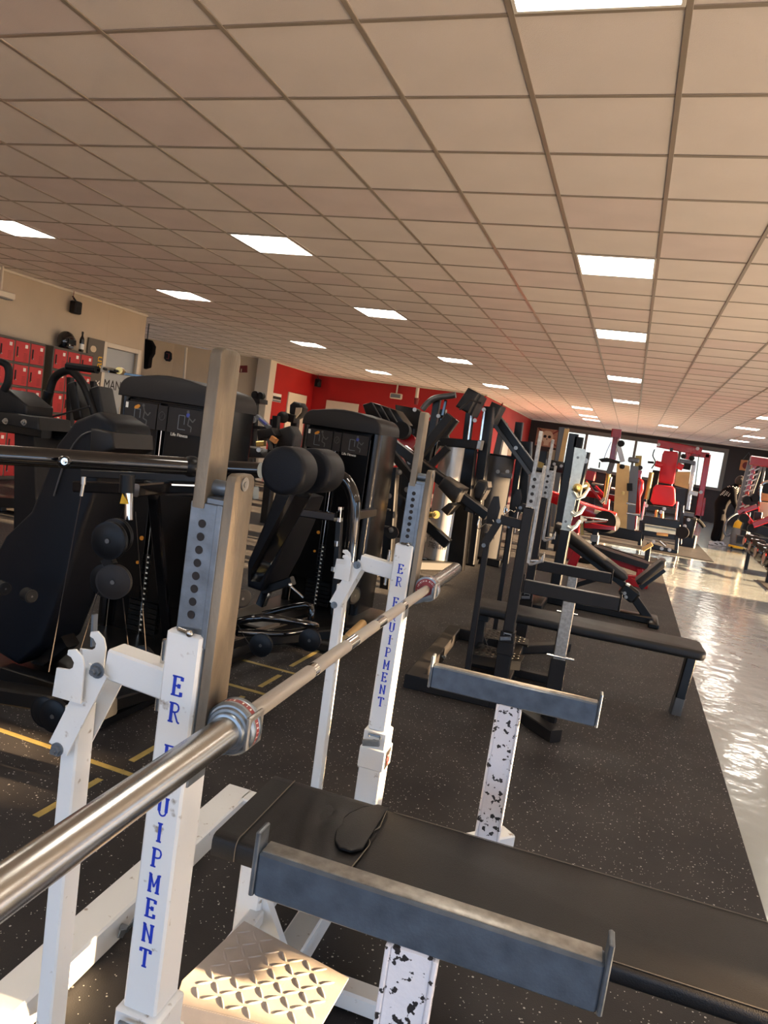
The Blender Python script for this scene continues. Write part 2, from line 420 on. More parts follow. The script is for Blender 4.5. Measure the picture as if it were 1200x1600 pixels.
# right wall (outside the frame); unseen openings, the near ones cut to aim sun shafts
SUN_OPENINGS = [(-4.6, -1.6, 1.0, 2.6), (-0.9, 1.2, 1.9, 2.6), (1.95, 2.5, 1.40, 1.72), (2.95, 3.55, 1.55, 2.25), (5.2, 6.2, 1.39, 1.60), (7.4, 10.4, 1.5, 2.7), (11.4, 14.6, 0.7, 2.7), (15.4, 18.6, 0.7, 2.7), (19.4, 22.6, 0.9, 2.7), (23.4, 26.6, 0.9, 2.7)]  # narrow slits placed so sun strikes posts, tread plate and floor
yy = -6.0
def right_low(a, b, z0):  # low opening added so sun on the unseen floor brightens the ceiling
    if z0 < 1.0 or a > 11:
        wallbox('wall_right', 7.0, 7.2, a, b, 'beige', -0.012, z0); return
    wallbox('wall_right', 7.0, 7.2, a, b, 'beige', 0.95, z0); wallbox('wall_right', 7.0, 7.2, a, b, 'beige', -0.012, .1)
    f = MB(); t = 0.05
    for u in (a, (a+b)/2 - t/2, b - t): f.bx(7.06, 7.12, u, u+t, .1, .95)
    struct(f.build('window_frame', 'frame_al', smooth=False))
for k, (a, b, z0, z1) in enumerate(SUN_OPENINGS):
    (right_low(yy, a, CEIL) if a < 11 else wallbox('wall_right', 7.0, 7.2, yy, a, 'beige', -0.012))
    right_low(a, b, z0); wallbox('wall_right', 7.0, 7.2, a, b, 'beige', z1)
    f = MB(); t = 0.05
    for u in (a, (a+b)/2 - t/2, b - t): f.bx(7.06, 7.12, u, u+t, z0, z1)
    f.bx(7.06, 7.12, a, b, z0, z0+t); f.bx(7.06, 7.12, a, b, z1-t, z1)
    w = struct(f.build('window_%d' % (k+5), 'frame_al', smooth=False))  # frames of the unseen sun openings
    yy = b
wallbox('wall_right', 7.0, 7.2, yy, 30.3, 'beige', -0.012)
# back wall (behind the camera): a glazed front
for a, b in ((-9.0, -7.6), (-3.3, -2.7), (1.6, 2.2), (6.4, 7.2)): wallbox('wall_back', a, b, -6.2, -6.0, 'beige', -0.012)
wallbox('wall_back', -7.6, 6.4, -6.2, -6.0, 'beige', 2.75); wallbox('wall_back', -7.6, 6.4, -6.2, -6.0, 'beige', -0.012, 0.25)
# outside
struct(MB().bx(-40, 40, 44, 44.6, -0.6, 9).build('neighbouring_building', 'facade', smooth=False))
struct(MB().bx(-70, 70, -60, 90, -0.5, -0.13).build('ground_outside', 'ground', smooth=False))
# ------------------------------------------------------------------ ceiling
lights = [(0, -1), (0, 5), (0, 10), (0, 17), (0, 24), (-5, 5), (-5, 10), (-5, 17), (-5, 24), (-10, 5), (-10, 10), (-10, 17), (-10, 24), (-2, 30), (-2, 35), (-2, 38), (2, 35),
          (5, 24), (5, 30), (6, 35), (6, 40), (-5, -1), (-10, -1), (5, -1), (5, 5), (5, 10), (5, 17), (-5, -7), (0, -7), (5, -7), (-10, -7)]
LL = {(0, -1): 'large lit ceiling panel cut by the top edge of the photo', (0, 5): 'large lit ceiling panel at upper right above the aisle', (0, 10): 'second lit ceiling panel along the aisle, above the rack tops',
      (0, 17): 'third lit ceiling panel along the aisle', (0, 24): 'fourth lit ceiling panel along the aisle', (-5, 5): 'large lit ceiling panel above the first black machine', (-5, 10): 'lit ceiling panel right of the tall steel post tip',
      (-5, 17): 'lit ceiling panel over the grey shroud machines', (-5, 24): 'small lit ceiling panel near the corner of the red wall', (-10, 5): 'lit ceiling panel at the left edge of the photo', (-10, 10): 'lit ceiling panel above the white end of the locker wall',
      (-10, 17): 'lit ceiling panel above the start of the red wall', (-10, 24): 'smallest lit ceiling panel in the left row, before the red wall', (-2, 30): 'lit ceiling panel, nearest of the stacked trio near the far windows',
      (-2, 35): 'lit ceiling panel, middle of the stacked trio near the far windows', (-2, 38): 'lit ceiling panel, farthest of the stacked trio near the far windows', (2, 35): 'lit ceiling panel above the red cable frame',
      (5, 24): 'lit ceiling panel at the right edge, nearest of the far right group', (5, 30): 'lit ceiling panel at the right edge above the red angled rack', (6, 35): 'lit ceiling panel above the standing person', (6, 40): 'lit ceiling panel closest to the far black wall'}
proto = None
for (i, j) in lights:
    x, y = X0 + (i + .5)*T, Y0 + (j + .5)*T
    if proto is None:
        L0 = thing('ceiling_light', '', 'light', (x, y, CEIL), 0, 'lit ceiling panels')
        f = MB(); a = T/2 - 0.013; t = 0.014
        for s in (-1, 1):
            f.bx(x + s*(a - t/2) - t/2, x + s*(a - t/2) + t/2, y - a, y + a, CEIL - 0.006, CEIL + 0.05)
            f.bx(x - a + t, x + a - t, y + s*(a - t/2) - t/2, y + s*(a - t/2) + t/2, CEIL - 0.006, CEIL + 0.05)
        f.build('light_frame', 'lampframe', L0, smooth=False)
        MB().bx(x - a + t, x + a - t, y - a + t, y + a - t, CEIL - 0.001, CEIL + 0.02, 0.001).build('diffuser', 'lamp', L0, smooth=False)
        proto = L0; o = L0
    else:
        o = copy_tree(proto); o.location = (x, y, CEIL)
    o['label'] = LL.get((i, j), 'lit ceiling panel outside the picture, %s and %s the camera' % ({-10: 'far left', -5: 'left', 0: 'straight', 5: 'right'}[i], {-7: 'well behind', -1: 'beside', 5: 'a little ahead of', 10: 'ahead of', 17: 'far ahead of'}[j]) if (i, j) not in LL else '')
I0, I1, J0, J1 = -22, 12, -15, 46
ceil = struct(MB().bx(-14.0, 7.2, -6.2, 30.6, 3.12, 3.2, 0.001).build('ceiling', 'tile', smooth=False))
Cm = cam.matrix_world.inverted()
def vis(x, y, z, mrg=120):
    p = Cm @ V(x, y, z)
    if p.z > -0.2: return None
    u, v = 600 - 1133.4*p.x/p.z, 800 + 1133.4*p.y/p.z
    return (u, v) if -mrg < u < 1200 + mrg and -mrg < v < 1600 + mrg else None
cells = []
for i in range(I0, I1 + 1):
    for j in range(J0, J1 + 1):
        if (i, j) in lights: continue
        x, y = X0 + (i + .5)*T, Y0 + (j + .5)*T
        if x < -8.8 and y < 11.2: continue
        if x < -9.6 and y > 17.6: continue
        if x < -4.3 and y > 20.5: continue
        if y > 30.2 or x > 6.95: continue
        if x < -11 and y > 16.5: continue
        cells.append((0 if vis(x, y, CEIL) else 1, x*x + y*y, i, j))
cells.sort()
tb = MB().bx(-T/2 + 0.008, T/2 - 0.008, -T/2 + 0.008, T/2 - 0.008, 0, 0.016, 0.003)
ms = []
for m in ('tile', 'tile2'):
    o = tb.build('ceiling_tile', m, None, smooth=False); ms.append(o.data); bpy.data.objects.remove(o)
for _, _, i, j in cells[:298]:
    o = bpy.data.objects.new('ceiling_tile', ms[0] if random.random() < .7 else ms[1]); C.objects.link(o)
    o.location = (X0 + (i + .5)*T, Y0 + (j + .5)*T, CEIL + 0.002 + random.random()*0.0015); o.parent = ceil
b = MB()
for _, _, i, j in cells[298:]:
    x, y = X0 + (i + .5)*T, Y0 + (j + .5)*T
    b.bx(x - T/2 + 0.008, x + T/2 - 0.008, y - T/2 + 0.008, y + T/2 - 0.008, CEIL + 0.002, CEIL + 0.018, 0.003)
stuff(b.build('ceiling_tile', 'tile', ceil, smooth=False))
for i in range(I0, I1 + 2):
    x = X0 + i*T
    if x > 7: continue
    y0, y1 = (-6, 30.3)
    if x < -8.8: y0 = 11.36
    if x < -9.5: y1 = 17.6
    elif x < -4.2: y1 = 20.4
    if x < -11.6: y1 = 15.6
    MB().bar((x, y0, CEIL - 0.001), (x, y1, CEIL - 0.001), 0.024, 0.006, c=0.2).build('grid_runner', 'grid', ceil, smooth=False)
for j in range(J0, J1 + 1):
    y = Y0 + j*T
    if y > 30.2 or y < -6: continue
    x0 = -8.8
    if 11.36 < y < 15.6: x0 = -13
    elif 15.6 <= y < 17.6: x0 = -11
    elif y >= 17.6: x0 = -9.5
    if y > 20.4: x0 = -4.2
    MB().bar((x0, y, CEIL + 0.0005), (7.0, y, CEIL + 0.0005), 0.022, 0.005, c=0.2).build('cross_tee', 'grid', ceil, smooth=False)
# wall/ceiling angle trims
n = 2
for a, b_ in (((-8.79, -6), (-8.79, 11.36)), ((-9.48, 17.75), (-9.48, 20.39)), ((-9.5, 20.38), (-4.2, 20.38)), ((-4.18, 20.4), (-4.18, 30.28)), ((-4.2, 30.28), (7.0, 30.28))):
    struct(MB().bar((*a, CEIL - 0.02), (*b_, CEIL - 0.02), 0.03, 0.035).build('trim_%d' % n, 'trim', smooth=False)); n += 1
# ================================================================== BENCH PRESS RACKS
GLY = {  # slab serif strokes in a unit box (x 0..0.72, y 0..1): (kind, points, width)
 'E': [[(.16, 0), (.16, 1)], [(0, .02), (.62, .02)], [(0, .98), (.62, .98)], [(.16, .51), (.46, .51)], [(.62, 0), (.62, .22)], [(.62, .8), (.62, 1)], [(.46, .4), (.46, .62)]],
 'R': [[(.16, 0), (.16, 1)], [(0, .02), (.32, .02)], [(0, .98), (.4, .98)], [(.4, .98), (.56, .92), (.62, .76), (.56, .6), (.4, .53), (.16, .53)], [(.36, .53), (.62, .04), (.74, .02)]],
 'Q': [[(.34, .02), (.12, .14), (.04, .5), (.12, .86), (.34, .98), (.56, .86), (.64, .5), (.56, .14), (.34, .02)], [(.3, .22), (.46, .05), (.66, -.18)]],
 'U': [[(.14, .98), (.14, .25), (.24, .06), (.4, .03), (.54, .1), (.6, .25), (.6, .98)], [(0, .98), (.28, .98)], [(.48, .98), (.74, .98)]],
 'I': [[(.34, 0), (.34, 1)], [(.18, .02), (.5, .02)], [(.18, .98), (.5, .98)]],
 'P': [[(.16, 0), (.16, 1)], [(0, .02), (.34, .02)], [(0, .98), (.4, .98), (.56, .92), (.62, .74), (.56, .56), (.4, .5), (.16, .5)]],
 'M': [[(.12, 0), (.12, .98)], [(.12, .98), (.38, .3), (.64, .98)], [(.64, .98), (.64, 0)], [(0, .02), (.26, .02)], [(.5, .02), (.78, .02)], [(0, .98), (.14, .98)], [(.62, .98), (.78, .98)]],
 'N': [[(.12, 0), (.12, .98)], [(.12, .98), (.6, .04)], [(.6, .0), (.6, .98)], [(0, .02), (.26, .02)], [(0, .98), (.14, .98)], [(.46, .98), (.74, .98)]],
 'T': [[(.36, 0), (.36, 1)], [(.04, .98), (.68, .98)], [(.2, .02), (.52, .02)], [(.04, .8), (.04, 1)], [(.68, .8), (.68, 1)]]}
def stacked(word, x, y, ztop, h, step, parent):
    b = MB(); z = ztop
    for ch in word:
        if ch == ' ': z -= step * 0.62; continue
        w = h * 0.88
        for s_ in GLY[ch]:
            for (a0, a1), (b0, b1) in zip(s_, s_[1:]):
                thick = h * (0.17 if abs(a0 - b0) < .05 else 0.085)
                b.bar((x + (a0 - .36)*w, y, z - h + a1*h), (x + (b0 - .36)*w, y, z - h + b1*h), thick, 0.0006, up=(0, 1, 0), c=0.05)
        z -= step
    return b.build('lettering', 'blue', parent, smooth=False)
def rack(label, paint, inner, arm_m, sleeve_top, plate_top, bend, sp_x, arm_z, pad_x0, pad_x1, name_text, flaky, letters_far=False, extra=None, rolm='galv', low=0.93, holes=8):
    R = thing('bench_press_rack', label, 'bench press rack')
    YP = 0.665
    for s in (-1, 1):
        y0, y1 = s*YP - 0.035, s*YP + 0.035
        # lower socket and outer sleeve
        u = MB(); u.bx(-.041, .041, y0 - .006, y1 + .006, 0.0, 0.46, 0.004)
        up = u.build('upright_socket', paint, R)
        c = MB(); c.bx(-.046, .046, y0 - .011, y1 + .011, 0.325, 0.40, 0.003); c.build('socket_band', paint, up)
        kx = MB(); kx.tube([(-.02, y0 - .008, .44), (-.02, y0 - .02, .452), (.02, y0 - .02, .452), (.02, y0 - .008, .44)], 0.004, 6); kx.cyl((0, y0 - .003, .425), (0, y0 - .03, .425), .008, n=10); kx.bar((-.035, y0 - .022, .418), (.022, y0 - .024, .43), .012, .02); kx.build('locking_pin', 'galv', up)
        sl = MB(); sl.bx(-.031, .031, y0, y1, 0.46, sleeve_top, 0.004); slo = sl.build('upright_sleeve', paint, R)
        if name_text: stacked('ER EQUIPMENT', 0.0, y0 - .0006, sleeve_top - (0.070 if s < 0 else 0.066), 0.0315, 0.0433, slo)
        # telescoping inner post
        p = MB(); p.bx(-.02, .034, y0 + .008, y1 - .008, sleeve_top - 0.25, plate_top - 0.235, 0.002)
        p.bx(.026, .036, y0 + .006, y0 + .014, sleeve_top - .02, plate_top - 0.235, 0.001)
        ip = p.build('inner_post', inner, R)
        hl = MB(); top = plate_top - 0.268
        for k in range(holes):
            z = top - k * 0.0205 * (8 / holes)
            hl.cyl((.004, y0 + .0075, z), (.004, y0 + .012, z), .0052 * (8/holes)**.6, n=14)
            hl.cyl((.004, y0 + .0072, z), (.004, y0 + .0076, z), .0066 * (8/holes)**.6, n=14)
        stuff(hl.build('adjustment_hole', 'ink', ip))
        cr = MB(); cr.cyl((-.012, y0 + .006, sleeve_top + .002), (.012, y0 - .006, sleeve_top + .004), .0045, n=10); cr.ball((.014, y0 - .007, sleeve_top + .004), .0065, 6); cr.build('pull_pin', 'chrome', ip)
        # tall guide plate (inner) and low guide plate (outer) with roller between them
        def plate(x0, x1, ya, yb, z0, z1, r=.012):
            pts = [(x0, ya, z0), (x0, yb, z0), (x0, yb, z1 - r), (x0, yb - r*.3, z1 - r*.3), (x0, yb - r, z1), (x0, ya + r, z1), (x0, ya + r*.3, z1 - r*.3), (x0, ya, z1 - r)]
            return MB().soft(pts, (x1 - x0, 0, 0), 0.0025)
        plate(-.016, .004, y0 + .006, y1 - .004, plate_top - .245, plate_top).build('guide_plate', K['steel'] if paint == 'white' else K[inner], R)
        hb = MB(); hb.bx(.004, .05, y0 + .01, y1 - .01, plate_top - .247, plate_top - .225, 0.003); hb.build('guide_bridge', inner, R)
        lp = plate(.036, .052, y0 + .006, y1 + .0, low - .005, plate_top - .185).build('hook_plate', K['steel'] if paint == 'white' else K[inner], R)
        q = MB(); q.cyl((.052, s*YP, plate_top - .2), (.0545, s*YP, plate_top - .2), .011, n=18); q.cyl((.0545, s*YP, plate_top - .2), (.0555, s*YP, plate_top - .2), .005, n=12); q.build('bolt_head', 'bare', lp)
        MB().cyl((.002, s*YP, plate_top - .212), (.038, s*YP, plate_top - .212), .0125, n=24, ch=.0015).build('roller', rolm, R)
        # J shaped bar hook at the foot of the hook plate
        hk = MB(); ya, yb = s*YP - .026, s*YP + .018
        prof = [(.045, low - .005), (.052, low - .018), (.066, low - .016), (.118, low + .012), (.124, low + .028), (.124, low + .05), (.114, low + .05), (.113, low + .028), (.066, low - .004), (.053, low - .002)]
        hk.soft([(a, ya, b_) for a, b_ in prof], (0, yb - ya, 0), 0.001)
        ho = hk.build('bar_hook', 'galv' if paint == 'white' else 'bare', R)
        eb = MB(); eb.bx(.119, .1265, ya - .002, yb + .004, low + .012, low + .066, .002); eb.cyl((.1265, s*YP, low + .04), (.128, s*YP, low + .04), .013, n=20); eb.cyl((.128, s*YP, low + .04), (.129, s*YP, low + .04), .006, n=12); eb.build('hook_ear', 'bare', ho)
        rl = MB(); rl.cyl((.056, s*YP, low + .008), (.112, s*YP, low + .018), .007, n=14); rl.build('hook_roller', 'polish', ho)
        # lift lever linkage on the lifter's side
        yl = s*YP + 0.011
        la = MB(); la.bar((-.031, yl, sleeve_top - .102), (-.150, yl, sleeve_top - .092), .046, .052, c=.08); lo_ = la.build('linkage_arm', paint, R)
        cp = MB(); cp.cyl((-.058, yl, sleeve_top - .155), (-.058, yl, sleeve_top - .034), .0055, n=14); cp.build('chrome_pin', 'polish', lo_)
        xb, zb = -.155 - bend*.0, sleeve_top - .100
        xc, zc = -.216, sleeve_top - .252
        for dy in (-.031, .031):
            k = MB(); k.bar((xb, yl + dy - .002, zb), (xc, yl + dy - .002, zc), .004, .04, up=(0, 1, 0) if False else (1, 0, .4), c=.05)
            k.build('link_plate', paint, R)
        MB().bolt((xb, yl - .035, zb), (0, -1, 0), .0105).build('link_bolt', 'galv', R); MB().bolt((xc, yl - .035, zc), (0, -1, 0), .0095).build('link_bolt', 'galv', R)
        lv = MB(); lv.bar((-.206, yl, zc + .07), (-.196, yl, 0.08), .044, .032, up=(1, 0, 0), c=.1)
        lvo = lv.build('lift_lever', paint, R)
        ft = MB(); ft.bar((-.196, yl, .085), (-.196, yl, .04), .06, .045); ft.build('lever_foot', paint, lvo)
        if paint == 'white':
            for hx, hy in ((-.196, yl - .045), (-.232, yl + .055)):
                z0 = sleeve_top - .158
                prof = [(-.032, 0), (.024, 0), (.024, .062), (.018, .078), (.004, .088), (-.010, .084), (-.011, .076), (-.003, .074), (.004, .066), (.003, .057), (-.005, .051), (-.029, .049)]
                MB().soft([(hx + a, hy - .002, z0 + c_) for a, c_ in prof], (0, .004, 0), .0006).build('bar_catch', paint, lvo)
            tr = MB(); tr.prism([(-.19, yl - .045, z0), (-.172, yl - .045, z0), (-.208, yl + .055, z0), (-.25, yl + .055, z0)], (0, 0, .004)); tr.build('catch_base', paint, lvo)
        else:
            wl = MB(); wl.tube([(-.25, yl - .03, sleeve_top - .14), (-.262, yl - .03, sleeve_top - .1), (-.27, yl - .03, sleeve_top - .14), (-.258, yl - .03, sleeve_top - .165), (-.225, yl - .03, sleeve_top - .13), (-.19, yl - .03, sleeve_top - .142), (-.178, yl - .03, sleeve_top - .12), (-.19, yl - .03, sleeve_top - .10)], .0042, 8, smooth=3)
            wl.build('wire_hook', 'polish', lvo)
            sp_ = MB(); sp_.soft([(-.225, yl, sleeve_top - .13), (-.17, yl, sleeve_top - .13), (-.162, yl, sleeve_top - .03), (-.18, yl, sleeve_top + .035), (-.21, yl, sleeve_top + .03), (-.232, yl, sleeve_top - .05)], (0, .012, 0), .002); sp_.build('lever_shield', 'soft', lvo)
        # safety arm, its telescoping post
        ys = s*(YP - .05) - .0
        za = arm_z[0] if s < 0 else arm_z[1]; ya = ys - .03; ax0, ax1 = sp_x - .26, sp_x + .262
        if s < 0: ya = -.685
        a = MB(); a.bx(ax0, ax1, ya, ya + .04, za - .078, za - .004, .004)
        ao = a.build('safety_arm', arm_m, R)
        for e0 in (ax0 - .008, ax1): MB().bx(e0, e0 + .008, ya - .001, ya + .036, za - .079, za + .028, .002).build('arm_end_stop', 'galv' if paint == 'white' else 'soft', ao)
        wr = MB(); wr.bx(ax0 + .004, ax1 - .004, ya + .005, ya + .036, za - .005, za - .002, .0008); wr.build('worn_top_strip', 'bare', ao)
        pm = MB(); pm.bx(sp_x - .034, sp_x + .034, ya + .0, ya + .06, .34 if not flaky else .05, za - .076, .004)
        po = pm.build('safety_post', 'flaky' if flaky else 'bare', R)
        if flaky:
            for xx in (-1, 1):
                MB().bx(sp_x + xx*.036 - .004, sp_x + xx*.036 + .004, ya - .004, ya + .012, .05, za - .078, .002).build('post_lip', 'flaky', po)
        else:
            MB().bx(sp_x - .044, sp_x + .044, ya - .006, ya + .066, .05, .36, .004).build('safety_socket', paint, po)
            MB().cyl((sp_x - .07, ya - .0, .375), (sp_x + .08, ya - .0, .375), .007, n=12).build('safety_pin', 'polish', po)
        # splayed foot
        f = MB(); f.bar((sp_x - .42, s*.48, .034), (sp_x + .05, s*.98, .034), .075, .066, c=.08); fo = f.build('splayed_foot', paint, R)
        f = MB(); f.bar((sp_x, ya + .03, .0), (sp_x, ya + .03, .07), .09, .09); f.build('post_shoe', paint, fo)
        f = MB(); f.bar((-.04, s*YP, .03), (sp_x - .28, s*.62, .03), .07, .06); f.build('foot_link', paint, fo)
    # base frame
    for nm, p, q in (('base_tube', (-.50, -.70, .042), (-.50, .70, .042)), ('base_tube', (-.46, -YP, .042), (.0, -YP, .042)), ('base_tube', (-.46, YP, .042), (.0, YP, .042)),
                     ('base_crossbar', (0, -.63, .036), (0, .63, .036))):
        MB().bar(p, q, .1 if p[0] < -.49 else .075, .084, c=.07).build(nm, paint, R)
    w = MB(); w.cyl((-.447, -.07, .045), (-.425, -.07, .045), .009); w.soft([(-.43, -.07, .045), (-.432, -.1, .06), (-.43, -.11, .045), (-.43, -.09, .032)], (.004, 0, 0), .001); w.soft([(-.43, -.07, .045), (-.43, -.04, .062), (-.43, -.028, .05), (-.43, -.045, .036)], (.004, 0, 0), .001); w.build('wing_nut', 'galv', R)
    # bench: spine, head post, end leg, pad
    hx = pad_x0 + .05
    MB().bar((hx - .0, 0, .39), (pad_x1 - .05, 0, .39), .06, .05).build('bench_spine', paint if not flaky else 'black', R)
    MB().bar((hx - .005, 0, .05), (hx - .005, 0, .38), .062, .07, up=(1, 0, 0)).build('head_post', paint, R)
    MB().prism([(hx + .03, -.012, .07), (hx + .12, -.012, .07), (hx + .03, -.012, .23)], (0, .024, 0)).build('gusset', paint, R)
    MB().bar((hx - .04, 0, .035), (hx + .5, 0, .035), .06, .05).build('bench_foot_beam', paint, R)
    l = MB(); l.bar((pad_x1 - .09, 0, .0), (pad_x1 - .06, 0, .39), .085, .06, up=(1, 0, 0)); lg = l.build('end_leg', 'black', R)
    MB().bar((pad_x1 - .0915, 0, .0), (pad_x1 - .083, 0, .11), .089, .064, up=(1, 0, 0)).build('worn_leg_foot', 'silver2', lg)
    MB().bx(hx - .045, hx + .05, -.10, .10, .345, .402, .004).build('pad_bracket', 'black', R)
    cx, L = (pad_x0 + pad_x1)/2, pad_x1 - pad_x0
    if flaky:
        pd = MB().pad((cx, 0, .428), (L, .345, .045), None, .014).build('pad', 'vinyl', R)
        # loose upholstery sleeve over the head end, with folds
        m = MB(); n_, k_ = 44, 34; xs0, xs1 = pad_x0 - .006, .176; W2 = .178
        prof = []
        def sec(t):
            # rounded rectangle section through the pad, t 0..1 around
            P = []
            hw, z0, z1, r = W2, .402, .4535, .014
            pts = [(-hw, z0), (-hw, z1 - r), (-hw + r*.3, z1 - r*.3), (-hw + r, z1)] + [(-hw + r + (2*hw - 2*r)*i/20, z1) for i in range(1, 20)] + [(hw - r, z1), (hw - r*.3, z1 - r*.3), (hw, z1 - r), (hw, z0)]
            return pts
        rings = []
        for i in range(n_ + 1):
            x = xs0 + (xs1 - xs0)*i/n_; ring = []
            for (yy_, zz) in sec(0):
                topf = 1 if zz > .45 else 0
                d = 0
                if topf:
                    gx = (x - .085)/.03; gy = (yy_ - .015)/.07
                    d += .010*math.exp(-gx*gx*.6 - gy*gy)*1.0
                    d -= .007*math.exp(-((x - .045)/.02)**2 - ((yy_ - .06)/.05)**2)
                    d -= .008*math.exp(-((x - .14)/.022)**2 - ((yy_ + .03)/.05)**2)
                    d += .0022*math.sin(x*95 + yy_*22) * math.exp(-((x - .02)/.07)**2)
                    d -= .004*math.exp(-((x + .055)/.03)**2 - ((yy_ + .05)/.08)**2)
                ex = 0.012*math.sin((yy_ + .17)*9)*(i/n_)**6
                ring.append(V(x + ex, yy_, zz + d))
            rings.append(ring)
        m.loft(rings, closed=True)
        cv = m.build('pad_cover', 'vinyl', R, ang=60)
        for xs, ph in ((-.098, 0), (xs1, 1)):
            pts = [(xs + (0.012*math.sin(0)*ph), -W2 - .002, .405), (xs, -W2 - .0015, .44)]
            for i in range(13):
                y = -W2 + .012 + (2*W2 - .024)*i/12
                ex = 0.012*math.sin((y + .17)*9)*ph
                if ph and abs(y - .02) < .03: ex -= .012
                pts.append((xs + ex, y, .4565 + (.002 if ph else 0)))
            MB().tube(pts, .0014, 6, smooth=3).build('seam_piping', 'seam', cv)
        MB().soft([(xs1 + .004, -.06, .4555), (xs1 + .004, .165, .4555), (.150, .160, .4555), (.118, .125, .4555), (.098, .08, .4555), (.090, .035, .4555), (.094, -.02, .4555), (.108, -.062, .4555), (.128, -.085, .4555), (.158, -.085, .4555)], (0, 0, .007), .006).build('folded_flap', 'vinyl', cv, ang=70)
        for s in (-1, 1):
            MB().tube([(xs1 + .02, s*.163, .4515), (pad_x1 - .02, s*.163, .4515)], .0011, 5).build('stitch_line', 'seam', pd)
    else:
        MB().pad((cx, 0, .424), (L, .33, .06), None, .02).build('pad', 'vinyl', R)
    # tread plates either side of the bench head
    for s in (1, -1):
        pl = [(-.09 + hx + .105, -.085), (hx + .318, -.145), (hx + .31, -.30), (hx + .225, -.345), (hx + .005, -.38), (hx - .015, -.32)]
        zt = .195
        po = MB().prism([(a, s*b_, zt - .004) for a, b_ in pl], (0, 0, .004)).build('tread_plate', 'plate' if flaky else 'black', R, smooth=False)
        sk = MB()
        for (a, b_), (c_, d_) in zip(pl[2:5], pl[3:6]): sk.bar((a, s*b_, zt - .03), (c_, s*d_, zt - .03), .003, .056)
        sk.build('folded_edge', 'plate' if flaky else 'black', po, smooth=False)
        lg_ = MB()
        def inside(x, y):
            k = False
            for (a, b_), (c_, d_) in zip(pl, pl[1:] + pl[:1]):
                if (b_ > y) != (d_ > y) and x < (c_ - a)*(y - b_)/(d_ - b_) + a: k = not k
            return k
        st = .031
        for i in range(-4, 24):
            for j in range(-2, 24):
                x = hx - .03 + i*st; y = -.40 + j*st
                if not all(inside(x + a, y + b_) for a, b_ in ((.016, 0), (-.016, 0), (0, .016), (0, -.016))): continue
                ang = math.radians(38 if (i + j) % 2 else -52)
                lg_.ball((x, s*y, zt), .0175, 6, (1, .2, .15), Matrix.Rotation(ang*s, 3, 'Z'))
        stuff(lg_.build('tread_lug', 'plate' if flaky else 'black', po))
        MB().bar((hx + .02, s*.02, .17), (hx + .02, s*.34, .17), .04, .04).build('tread_bracket', paint, po)
    if extra: extra(R)
    return R
def sticker(R):
    o = MB().bx(.046, .0468, .63, .695, .33, .395, .0002).build('brand_sticker', 'ink', R, smooth=False)
    b = MB()
    for k in range(2):
        b.tube([(.0472, .645 + .035*t, .36 + .018*math.sin(t*6.28 + k*2)) for t in [i/12 for i in range(13)]], .0035, 5)
    b.build('sticker_flourish', 'redband', o)
def placeR(o, x, y, rz):
    o.location = (x, y, 0); o.rotation_euler = (0, 0, math.radians(rz))
R1 = rack('white painted bench press rack with chipped blue-lettered uprights, nearest the camera', 'white', 'galv', 'beam', 1.105, 1.545, 0, .425, (.79, .745), -.155, 1.25, True, True, extra=sticker)
placeR(R1, -.634, 1.65, 2.4)
R2 = rack('black bench press rack with bright worn inner posts, behind the white one', 'soft', 'bare', 'soft', 1.17, 1.60, 0, .30, (.77, .72), -.28, 1.14, False, False, rolm='soft', low=.87, holes=4)
placeR(R2, -.535, 4.77, 3.0)
# ------------------------------------------------------------------ barbell on the white rack
B = thing('barbell', 'worn steel barbell lying in the hooks of the white rack', 'barbell')
XB, ZB = .09, .967
for a, b_, m, nm in ((-.66, -.36, 'knurl', 'knurled_grip'), (-.36, -.335, 'polish', 'smooth_ring'), (-.335, -.14, 'knurl', 'knurled_grip'), (-.14, -.08, 'polish', 'smooth_ring'), (-.08, .08, 'knurl', 'knurled_centre'),
                     (.08, .15, 'polish', 'smooth_ring'), (.15, .335, 'knurl', 'knurled_grip'), (.335, .37, 'polish', 'smooth_ring'), (.37, .66, 'knurl', 'knurled_grip')):
    MB().cyl((XB, a, ZB), (XB, b_, ZB), .0142 if m == 'knurl' else .0138, n=32).build(nm, m, B)
for s in (-1, 1):
    p = (XB, s*.655, ZB)
    sl = MB().lathe(p, (0, s, 0), [(.0245, .03), (.0245, .52), (.0235, .527), (.018, .528), (.017, .522), (.006, .522)], 40).build('sleeve', 'chrome', B)
    cl = MB().lathe(p, (0, s, 0), [(.0145, 0), (.041, .001), (.0425, .003), (.0425, .0105), (.0405, .012), (.0405, .022), (.0425, .0235), (.0425, .029), (.039, .033), (.036, .0335), (.034, .038), (.030, .0385), (.0285, .044), (.0245, .046)], 48).build('collar', 'collar', B)
    MB().lathe((XB, s*.667, ZB), (0, s, 0), [(.0415, 0), (.0418, .0003), (.0418, .0097), (.0415, .010)], 48).build('red_collar_band', 'redband', cl)
    MB().lathe((XB, s*.6545, ZB), (0, s, 0), [(.022, 0), (.036, 0), (.036, .001), (.022, .001)], 48).build('red_face_ring', 'redband', cl)
    mk = MB()
    for k in range(34):
        if k % 9 == 8: continue
        a = 2*PI*k/34; r = .0418; w = .0014
        mk.bar((XB + r*math.cos(a), s*.6695, ZB + r*math.sin(a)), (XB + r*math.cos(a), s*.6745, ZB + r*math.sin(a)), .0024 if k % 2 else .001, .0002, up=(math.cos(a), 0, math.sin(a)))
        mk.bar((XB + .0265*math.cos(a), s*.6543, ZB + .0265*math.sin(a)), (XB + .0315*math.cos(a), s*.6543, ZB + .0315*math.sin(a)), .0024 if k % 2 else .001, .0003, up=(0, 1, 0))
    mk.build('collar_print', 'paper', cl, smooth=False)
